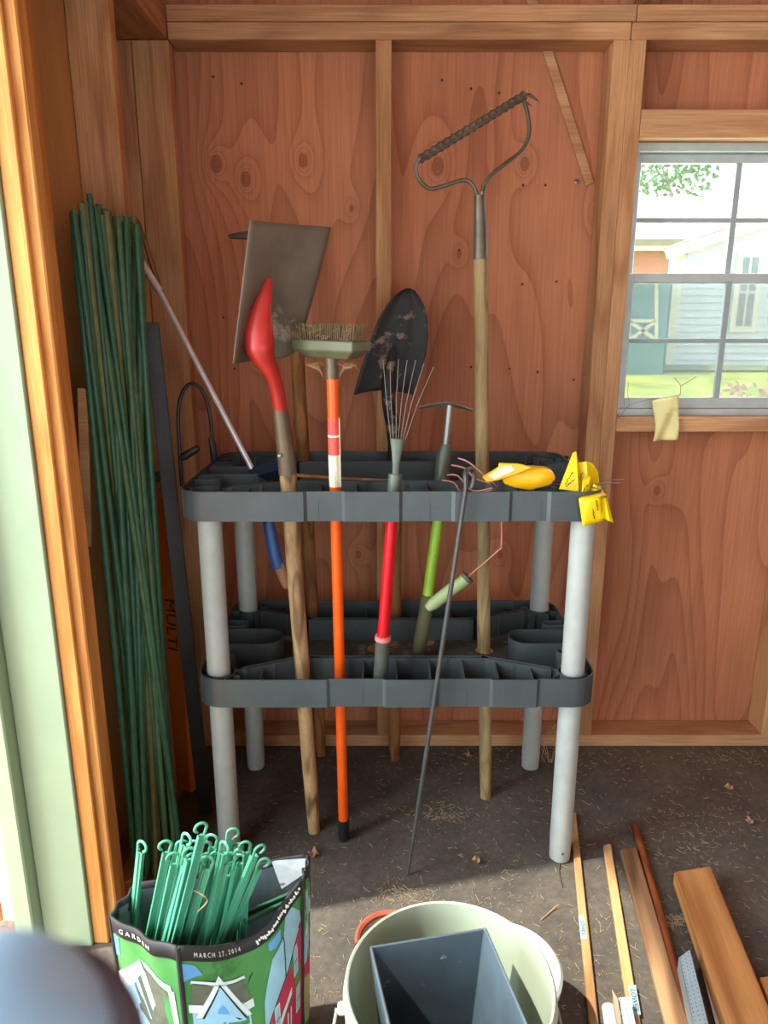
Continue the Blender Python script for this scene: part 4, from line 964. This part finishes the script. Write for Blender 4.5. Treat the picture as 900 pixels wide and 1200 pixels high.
fa = [rect('art_blue', .05, .0, .43, .68, e*2), ('art_grey', [(.045, .66), (.07, .80), (.42, .80), (.46, .66)], e*2.6), ('art_white', [(.03, .63), (.03, .675), (.47, .675), (.47, .63)], e*3),
      ('art_white', [(.07, .60), (.24, .85), (.44, .60)], e*3.3), ('ink', [(.105, .595), (.24, .805), (.405, .595)], e*3.5), ('art_blue', [(.115, .585), (.24, .79), (.395, .585)], e*3.8), rect('ink', .06, .795, .43, .80, e*3.6), ('art_white', [(.055, .795), (.06, .815), (.43, .815), (.435, .795)], e*3.5),
      ('art_sky', [(.205, .635), (.21, .66), (.24, .69), (.27, .66), (.275, .635)], e*4.2)]
for cx in (.11, .24, .36):
    fa += [rect('art_sky', cx-.035, .35, cx+.035, .54, e*3.8), rect('art_white', cx-.042, .53, cx+.042, .56, e*4.2), rect('ink', cx-.036, .44, cx+.036, .446, e*4.4), rect('ink', cx-.038, .35, cx-.033, .54, e*4.3), rect('ink', cx+.033, .35, cx+.038, .54, e*4.3)]
    fa += [rect('art_sky', cx-.035, .06, cx+.035, .26, e*3.8), rect('ink', cx-.036, .16, cx+.036, .166, e*4.2)]
fa += [('art_pink', [(.52, 0), (.54, .45), (.985, .80), (.985, 0)], e*2), ('art_blue', [(.53, .42), (.56, .60), (.66, .80), (.78, .84), (.82, .93), (.88, .93), (.965, .84), (.985, .76)], e*2.6), ('ink', [(.53, .42), (.535, .43), (.985, .77), (.985, .755)], e*3.2), ('ink', [(.77, .60), (.775, .84), (.785, .84), (.78, .61)], e*3.2)]
for cx, cy in ((.90, .60), (.93, .34), (.67, .42)):
    fa += [rect('art_white', cx-.03, cy-.085, cx+.03, cy+.085, e*3), rect('art_blue', cx-.022, cy-.075, cx+.022, cy+.075, e*3.5), rect('ink', cx-.024, cy-.003, cx+.024, cy+.003, e*4)]
fa += [('art_white', [(.58, .26), (.58, .31), (.84, .49), (.84, .44)], e*3), ('ink', [(.58, .255), (.58, .262), (.84, .442), (.84, .435)], e*3.4), rect('art_blue', .66, .02, .76, .27, e*3), rect('art_white', .68, .05, .74, .24, e*3.5)]
for cx in (.60, .64, .79, .83): fa += [rect('art_white', cx-.007, .0, cx+.007, .30+.3*(cx-.6), e*3.2)]
fa += [('art_sky', [(.64, .86), (.64, .905), (.76, .905), (.75, .85), (.70, .84)], e*2), ('art_sky', [(.0, .80), (.0, .91), (.10, .90), (.14, .85), (.10, .84)], e*2), ('ink', [(.44, .75), (.50, .80), (.50, .81), (.47, .79)], e*2)]
art(front, fa, dF, 'printed_house_fronts')
la = [('art_grey', [(.12, .2), (.12, .55), (.45, .80), (.9, .70), (.95, .2)], e*2), ('art_white', [(.0, .55), (.0, .68), (.40, .84), (.45, .78)], e*2.6), ('art_white', [(.42, .84), (.48, .80), (.88, .73), (.86, .77)], e*2.6), ('art_white', [(.83, .74), (.90, .74), (.98, .30), (.92, .30)], e*2.6), ('art_white', [(.38, .80), (.46, .78), (.72, .40), (.66, .40)], e*2.6), ('art_blue', [(0, .2), (0, .55), (.35, .76), (.60, .42), (.58, .2)], e*2.3), ('art_sky', [(.0, .78), (.0, .91), (.12, .91), (.10, .80)], e*2)]
art(left, la, dL, 'printed_side_houses')
ra = [('art_blue', [(.15, .45), (.15, .80), (.9, .9), (.9, .5)], e*2), ('art_white', [(.2, .62), (.2, .70), (.8, .78), (.8, .70)], e*2.6), ('art_tan', [(.1, .05), (.1, .35), (.9, .4), (.9, .05)], e*2), ('art_pink', [(.1, .35), (.1, .44), (.5, .5), (.5, .38)], e*2)]
art(right, ra, dR, 'printed_end_houses')
def band_text(fn, u0, u1, body, d, size, ulen):
    return text_mb(body, lambda x, y: fn(u0+(u1-u0)*(.5+x/ulen), .963+y/.35)+d*.0042, size)
obj('lettering', band_text(front, .03, .50, 'M A R C H   2 7 ,  2 0 1 4', dF, .0125, .185), M['white_ink'], bag, ang=0, fix=False)
obj('lettering', band_text(left, .05, .75, 'G A R D E N', dL, .0125, .10), M['white_ink'], bag, ang=0, fix=False)
dm = MB(); rnd = random.Random(8)
for k in range(26):
    u = .56+.42*k/26; p = front(u, .963+rnd.uniform(-.008, .008))+dF*.0038; dm.box(p, (.003, .0006, rnd.uniform(.004, .008)), Matrix.Rotation(rnd.uniform(-.5, .5), 3, 'Y'))
obj('small_print', dm, M['white_ink'], bag, ang=0)['kind'] = 'stuff'

# short mint stakes: channel section with a crook on top
def short_stake(L):
    mb = MB(); w = .0062
    mb.span((-w, -.001, 0), (w, .001, L)).span((-w, .001, 0), (-w+.0016, .006, L)).span((w-.0016, .001, 0), (w, .006, L)).span((-.0012, -.003, 0), (.0012, -.001, L))
    return mb
def crook(L):
    c = Vector((.004, 0, L+.014)); pts = [Vector((-.004, 0, L-.01))]+[c+Vector((math.cos(R(a))*.0092, 0, math.sin(R(a))*.0092)) for a in range(200, -95, -25)]
    return MB().tube(pts, [.0026]*(len(pts)-1)+[.0014], 6, flat=.8)
def stake_thing(label, group):
    r_ = thing('plant_stake', label, 'stake', (0, 0, 0), group)
    obj('channel_bar', short_stake(.46), M['mint'], r_, ang=0); obj('crook', crook(.46), M['mint'], r_); return r_
grp = 'mint green stakes in the shopping bag'
labs = 'mint green metal plant stake with hooked top, in the dense cluster standing in the bag'
spec = [(165, 984, 155, 1080, 1.0), (198, 984, 175, 1095, 1), (218, 975, 190, 1098, 1), (207, 998, 185, 1100, 1), (240, 963, 205, 1100, 1), (232, 985, 213, 1104, 1), (226, 992, 200, 1100, 1), (244, 985, 224, 1108, 1), (252, 978, 232, 1112, 1), (262, 985, 236, 1112, 1), (258, 1000, 225, 1112, 1),
        (271, 970, 252, 1100, 1), (268, 998, 240, 1112, 1), (276, 988, 262, 1105, 1), (280, 1000, 258, 1108, 1), (290, 985, 284, 1100, 1), (270, 1012, 248, 1110, 1), (284, 996, 276, 1102, 1), (304, 990, 256, 1112, 1), (309, 1005, 262, 1112, 1), (248, 1004, 216, 1106, 1), (212, 984, 184, 1096, 1), (222, 1000, 196, 1100, 1)]
base = None; rnd = random.Random(4)
for i, (tx, ty, bx_, by_, _) in enumerate(spec):
    yf = .933+(bx_-208)/146*.145-.0 if bx_ > 208 else .933+(208-bx_)/79*.061
    Yr = yf+.034+.05*rnd.random()+(.02 if i == 0 else 0)
    top = P(tx, ty, Yr-.012*rnd.random()-.004); bq = P(bx_, by_, Yr); d = (top-bq).normalized()
    if base is None: base = o = stake_thing('single green hooked stake standing apart at the left end of the bag', None)
    else:
        o = copy_tree(base); o['label'] = labs; o['group'] = grp
        if i == 4: o['label'] = 'tallest hooked mint stake, its crook highest above the bag'
        if i == 18: o['label'] = 'bright mint stake slanting across the others at the right of the bag'
    q_ = d.to_track_quat('Z', 'Y'); o.rotation_mode = 'QUATERNION'; from mathutils import Quaternion
    o.rotation_quaternion = q_ @ Quaternion((0, 0, 1), 0 if False else rnd.uniform(-.7, .7)) if i else q_
    # facing: keep the flat of the bar towards -Y
    zz = d; yv = Vector((0, -1, 0)); yv = (yv-zz*yv.dot(zz)).normalized(); xv = yv.cross(zz)
    Mx = Matrix((xv, yv, zz)).transposed(); Mx = Mx @ Matrix.Rotation(math.pi*(rnd.random() < .45)+rnd.uniform(-.7, .7), 3, 'Z')
    o.rotation_quaternion = Mx.to_quaternion(); o.location = top-d*.485
rb_ = MB(); p0 = [P(220, 1040, .98), P(236, 1048, .97), P(243, 1056, .97), P(232, 1068, .975)]; rb_.tube(smooth_path(p0), .0012, 5); tag(obj('twine', rb_, M['web']), 'bit of straw coloured twine around the stakes in the bag', 'twine')
# dark green loose stakes lying low in the bag
for k, l_ in enumerate(('dark green stake lying low at the right inside the bag, rear one', 'dark green stake lying low at the right inside the bag, front one')):
    tag(obj('loose_stake', MB().bar(P(286, 1072+k*9, 1.07-.03*k), P(345, 1046+k*7, 1.10-.02*k), .010, .006, (0, 0, 1)), M['stake'], ang=0, bevel=.001), l_, 'stake')

# ================================================================== BUCKET, planter, pots
BC = Vector((.094, .857, 0))
t = thing('plastic_bucket', 'large pale grey-green plastic bucket with a dark planter inside', 'bucket', tuple(BC))
obj('shell', MB().lathe([(.0, 0), (.128, 0), (.130, .004), (.1455, .335), (.152, .337), (.153, .350), (.150, .368), (.1475, .371), (.145, .369), (.1435, .340), (.127, .008), (0, .008)], BC, 72), M['bucket'], t, ang=40)
obj('rim_rib', MB().lathe([(.1445, .305), (.150, .305), (.150, .309), (.1447, .309)], BC, 72, cap=False), M['bucket'], t)
obj('handle_ear', MB().box(BC+Vector((-.155, -.005, .325)), (.012, .018, .012)), M['bucket'], t, ang=0, bevel=.003)
obj('bail_handle', MB().tube(smooth_path([BC+Vector((-.162, -.005, .325)), BC+Vector((-.168, -.08, .27)), BC+Vector((-.10, -.165, .20)), BC+Vector((0, -.19, .17)), BC+Vector((.10, -.165, .20)), BC+Vector((.16, -.08, .27)), BC+Vector((.156, -.005, .325))]), .0022, 8), M['galv'], t)
# square planter, tilted
tops = [F(433, 1108, .385), F(570, 1086, .385), F(622, 1206, .385), F(457, 1212, .385)]
cen = sum(tops, Vector())/4; cen.z = 0
bots = [Vector((cen.x+(p.x-cen.x)*.60-.006, cen.y+(p.y-cen.y)*.60+.0, .012)) for p in tops]
t = thing('square_planter', 'slate grey tapered square planter standing inside the bucket', 'planter', (cen.x, cen.y, .01))
pm = MB(); inn = [Vector((cen.x+(p.x-cen.x)*.955, cen.y+(p.y-cen.y)*.955, .385)) for p in tops]; innb = [Vector((cen.x+(p.x-cen.x)*.58-.006, cen.y+(p.y-cen.y)*.58, .022)) for p in tops]
v = bots+tops+inn+innb
f = [(0, 1, 2, 3)]+[(i, (i+1) % 4, 4+(i+1) % 4, 4+i) for i in range(4)]+[(4+i, 4+(i+1) % 4, 8+(i+1) % 4, 8+i) for i in range(4)]+[(8+i, 8+(i+1) % 4, 12+(i+1) % 4, 12+i) for i in range(4)]+[(12, 13, 14, 15)]
obj('body', pm.add(v, f), M['planter'], t, ang=0, bevel=.0015)
# terracotta pot with teal pot nested
c = F(459, 1099, .14); c.z = 0
t = thing('terracotta_pot', 'small terracotta pot with limescaled inside, behind the left of the bucket', 'pot', tuple(c))
obj('body', MB().lathe([(0, 0), (.045, 0), (.062, .105), (.069, .105), (.071, .140), (.066, .142), (.061, .138), (.056, .10), (.041, .008), (0, .008)], c, 40), [M['terra']], t)
obj('limed_lining', MB().lathe([(.0605, .134), (.0555, .10), (.0405, .012)], c, 40, cap=False), M['lime_pot'], t, fix=False)
t = obj('nested_pot', MB().lathe([(0, .012), (.030, .012), (.047, .105), (.050, .105), (.050, .120), (.0455, .120), (.044, .105), (.028, .018), (0, .018)], c+Vector((.006, -.006, .008)), 36, cap=False), M['teal']); tag(t, 'teal plastic pot nested inside the terracotta pot', 'pot')
c = F(590, 1131, .15); c.z = 0
t = thing('clay_planter', 'clay pot with flaking whitewashed rim, behind the right of the bucket', 'pot', tuple(c))
obj('body', MB().lathe([(0, 0), (.078, 0), (.096, .140), (.0995, .140), (.0865, .12), (.075, .02), (0, .02)], c, 48), M['card_edge'], t)
obj('rim', MB().lathe([(.0975, .132), (.105, .133), (.106, .146), (.101, .151), (.090, .150), (.0865, .144), (.088, .132)], c, 48, cap=False), M['white_rim'], t)
obj('soil', MB().lathe([(.084, .115), (.05, .120), (0, .118)], c, 30, cap=False), M['soil'], t)

# ================================================================== LUMBER ON THE FLOOR
PLA = {}
def plank(name, label, cat, pts, th, mat, z=.0, bev=.0015):
    q = [F(x, y, z+th) for x, y in pts]; mb = MB(); n = 4
    mb.add([Vector((p.x, p.y, z)) for p in q]+q, [(3, 2, 1, 0), (4, 5, 6, 7)]+[(i, (i+1) % 4, 4+(i+1) % 4, 4+i) for i in range(4)])
    # long axis along local Y so the grain follows the board
    c = q[0].copy(); c.z = z; d = (q[3]+q[2]-q[1]-q[0]); a = math.atan2(-d.x, d.y); Ri = Matrix.Rotation(-a, 3, 'Z')
    mb.v = [c+Ri @ (p-c) for p in mb.v]
    o = obj(name, mb, M[mat], ang=0, bevel=bev, origin=c); o.rotation_euler = (0, 0, a); PLA[o] = (a, c); return tag(o, label, cat)
plank('wooden_stick', 'narrow pine stick with blue sticker, running from the shelf leg, leftmost on the floor', 'stick', [(667.5, 952), (675, 952), (705, 1230), (693, 1230)], .012, 'stick')
plank('wooden_stick', 'narrow pine stick with larger pale sticker, between the leftmost stick and brown board', 'stick', [(707, 990), (716, 988), (755, 1225), (742, 1225)], .012, 'stick')
plank('brown_board', 'brown moulded board lying between the pine stick and round dowel', 'board', [(727, 994), (746, 992), (815, 1225), (787, 1225)], .016, 'board2', bev=.003)
plank('fir_board', 'wide orange fir board on the floor at lower right', 'board', [(790, 1021), (833, 1014), (920, 1225), (862, 1232)], .036, 'board', z=.012, bev=.003)
plank('wood_offcut', 'small wood offcut under the right edge of the fir board', 'wood', [(890, 1145), (905, 1143), (930, 1180), (905, 1185)], .018, 'board', z=0.0)
tag(obj('wooden_dowel', MB().tube([F(744, 968, .009), F(765, 1040, .009), F(812, 1215, .009)], .0088, 12), M['dowel']), 'reddish brown round dowel lying beside the brown board', 'dowel')
def sticker(pts, z, txt, ctr, ang, size):
    q = [F(x, y, z) for x, y in pts]; mb = MB().prism(q, (0, 0, .0004)); o = tag(obj('sticker_label', mb, M['sticker'], ang=0), None, None)
    return o
stk = [o for o in COL.objects if o.name.startswith('wooden_stick')]
for o_, pts, ctr, sz in ((stk[0], [(677.5, 1073), (684, 1072.5), (688, 1100), (680.5, 1101)], (683, 1087), .011), (stk[1], [(736, 1156), (745, 1154), (751, 1189), (742, 1190)], (743.5, 1172), .014)):
    z = .0122; q = [F(x, y, z) for x, y in pts]
    a_, c_ = PLA[o_]; Ri = Matrix.Rotation(-a_, 3, 'Z')
    def loc_(mb): mb.v = [c_+Ri @ (p-c_) for p in mb.v]; return mb
    obj('price_sticker', loc_(MB().prism(q, (0, 0, .0003))), M['sticker'], o_, ang=0)
    c = F(*ctr, z+.0005); dr = (F(pts[3][0], pts[3][1], z)-F(pts[0][0], pts[0][1], z)).normalized(); pr = Vector((-dr.y, dr.x, 0))
    obj('lettering', loc_(text_mb("LOWE'S", lambda x, y: c+dr*x+pr*y, sz)), M['ink'], o_, ang=0, fix=False)
# perforated white strips
def perf(label, pts, z, th, nx, ny):
    q = [F(x, y, z) for x, y in pts]; t = thing('perforated_strip', label, 'strip', (q[0].x, q[0].y, 0))
    obj('face', MB().prism([p-Vector((0, 0, th)) for p in q], (0, 0, th)), M['pegboard'], t, ang=0)
    hm = MB()
    for i in range(nx):
        for j in range(ny):
            u = (i+.5)/nx; v = (j+.5)/ny; p = q[0].lerp(q[1], u).lerp(q[3].lerp(q[2], u), v)
            hm.add([p+Vector((.0011*math.cos(R(60*k)), .0011*math.sin(R(60*k)), .0003)) for k in range(6)], [tuple(range(6))])
    obj('perforations', hm, M['hole'], t, ang=0)['kind'] = 'stuff'
    return t
t = perf('white perforated metal strip on edge, between the dowel and fir board', [(796, 1122), (808, 1113), (836, 1225), (818, 1225)], .05, .002, 3, 22)
s0, s1 = F(808, 1113, .05), F(836, 1225, .05); obj('side', MB().add([s0, s1, s1-Vector((-.012, 0, .048)), s0-Vector((-.012, 0, .048))], [(0, 1, 2, 3)]), M['card_edge'], t, ang=0, solid=.002)
s0, s1 = F(796, 1122, .05), F(818, 1225, .05); obj('side', MB().add([s0, s1, s1-Vector((0, 0, .048)), s0-Vector((0, 0, .048))], [(0, 1, 2, 3)]), M['pegboard'], t, ang=0, solid=.002)
t = perf('white perforated metal strip at the frame bottom beside the second pine stick', [(725, 1169), (738, 1168), (750, 1225), (734, 1225)], .04, .002, 3, 9)
s0, s1 = F(725, 1169, .04), F(734, 1225, .04); obj('side', MB().add([s0, s1, s1-Vector((0, 0, .038)), s0-Vector((0, 0, .038))], [(0, 1, 2, 3)]), M['pegboard'], t, ang=0, solid=.002)
tag(obj('grey_shim', MB().prism([F(717, 1160, .045), F(724, 1172, .045), F(732, 1225, .045), F(727, 1225, .045)], (0, 0, .002)).span(tuple(F(722, 1190, .02)-Vector((.002, .02, .02))), tuple(F(722, 1190, .02)+Vector((.002, .02, .025)))), M['card_edge'], ang=0), 'pointed grey sliver beside the small white tube at the frame bottom', 'strip')
tag(obj('white_tube', MB().tube([F(713, 1181, .03), F(722, 1240, .03)], .0125, 14), M['white_paint']), 'short white plastic tube at the bottom of the frame', 'tube')
tag(obj('blue_white_strip', MB().prism([F(820, 1128, .012), F(828, 1135, .012), F(858, 1225, .012), F(845, 1225, .012)], (0, 0, .002)), M['white_paint'], ang=0), 'bluish white flat strip between the perforated strip and fir board', 'strip')

# ================================================================== FLOOR LITTER
rnd = random.Random(21); lt_ = MB()
for i in range(2400):
    if i < 1400: p = F(rnd.uniform(280, 900), rnd.uniform(880, 1190))
    else:
        cx, cy, s = rnd.choice([(560, 880, 30), (690, 880, 40), (800, 1000, 45), (830, 960, 50), (790, 1080, 14), (520, 955, 18), (860, 880, 35), (470, 1050, 20)]); p = F(cx+rnd.gauss(0, s), cy+rnd.gauss(0, s*.35))
    if p.y > 2.03 or p.x > 1.6: continue
    l = rnd.uniform(.001, .008)*(1.6 if rnd.random() < .12 else 1); a = rnd.random()*3.14; d = Vector((math.cos(a), math.sin(a), rnd.uniform(0, .15)))*l; w = rnd.uniform(.0004, .0009)
    p.z = .001; lt_.bar(p-Vector((d.x, d.y, 0)), p+d, w, w, (0, 0, 1))
tag(obj('straw_litter', lt_, M['straw'], ang=0, origin=(0, 0, 0)), 'scattered straw and grass bits on the dark floor', 'litter', kind='stuff')
def leaf(px, py, s, lab):
    c = F(px, py, .002); mb = MB(); n = 9; a0 = rnd.random()*6
    ring = [c+Vector((math.cos(a0+2*math.pi*k/n)*s*(1 if k % 2 else .6), math.sin(a0+2*math.pi*k/n)*s*(1 if k % 2 else .6), .004+.006*(k % 3))) for k in range(n)]
    mb.add([c+Vector((0, 0, .001))]+ring, [(0, 1+k, 1+(k+1) % n) for k in range(n)]); tag(obj('dry_leaf', mb, M['leaf'], ang=0, solid=.0006, fix=False), lab, 'leaf')
leaf(558, 1011, .012, 'pale dry leaf on open floor between the steel rod foot and pale shelf leg'); leaf(367, 1003, .016, 'brown dry leaf beside the foot of the square shovel handle'); leaf(854, 925, .013, 'pale curled leaf on the floor near the back wall at right'); leaf(548, 887, .011, 'tan leaf on the floor in the shadow under the shelf')
leaf(878, 965, .012, 'brown leaf at the right edge of the floor')
tg = MB(); tg.tube(smooth_path([F(634, 1078, .002), F(645, 1068, .004), F(651, 1062, .008)]), .0012, 5).tube([F(651, 1062, .008), F(655, 1060, .012)], .0009, 5); tag(obj('bent_twig', tg, M['leaf']), 'little bent twig on the floor beside the clay pot rim', 'twig')
tg = MB(); tg.tube(smooth_path([F(657, 1010, .002), F(655, 1022, .004), F(659, 1040, .002)]), .0014, 5); tag(obj('dark_string', tg, M['dark_grip']), 'dark scrap of string on the floor below the shelf leg', 'string')
for k in range(5):
    pass
wd = MB()
for k in range(16):
    a = P(640+rnd.uniform(-8, 8), 893, 1.95); b = P(632+rnd.uniform(-26, 28), 850+rnd.uniform(-22, 15), 1.93+rnd.uniform(-.03, .03)); a.z = .002; wd.tube(smooth_path([a, a.lerp(b, .5)+Vector((rnd.uniform(-.01, .01), 0, .01)), b], 3), .0005, 4)
tag(obj('dry_grass_tuft', wd, M['straw']), 'wispy dry grass at the foot of the rear right shelf leg', 'grass')

# ================================================================== near, out-of-focus thing at the lower left, unidentified; its unseen post is added
YN = .085
cb = P(-15, 1245, YN); dep = YN/ray(-15, 1245).y; rb0 = 138/FPX*dep
t = thing('rounded_blue_shape', 'blurred unidentified blue dome shape with dark rim, very near the camera at lower left', 'shape', (cb.x-.01, YN, 0))
dm = MB(); dm.lathe([(0, -rb0)]+[(rb0*math.cos(R(a)), rb0*math.sin(R(a))) for a in range(-75, 90, 15)]+[(0, rb0)], cb, 28)
obj('dome', dm, M['near_blue'], t, ang=60)
vw = ray(20, 1240).normalized(); co = P(22, 1268, YN+.012); ro = 160/FPX*dep*1.05
xx = vw.cross(Vector((0, 0, 1))).normalized(); yy_ = xx.cross(vw)
obj('padded_rim', MB().tube([co+xx*math.cos(R(a))*ro*.86+yy_*math.sin(R(a))*ro*.86 for a in range(0, 360, 12)], ro*.15, 12, closed=True), M['near_dark'], t, ang=60)
obj('post', MB().tube([(cb.x-.01, YN+.012, 0), (cb.x-.005, YN+.012, cb.z-.9*rb0)], .009, 12), M['near_dark'], t)
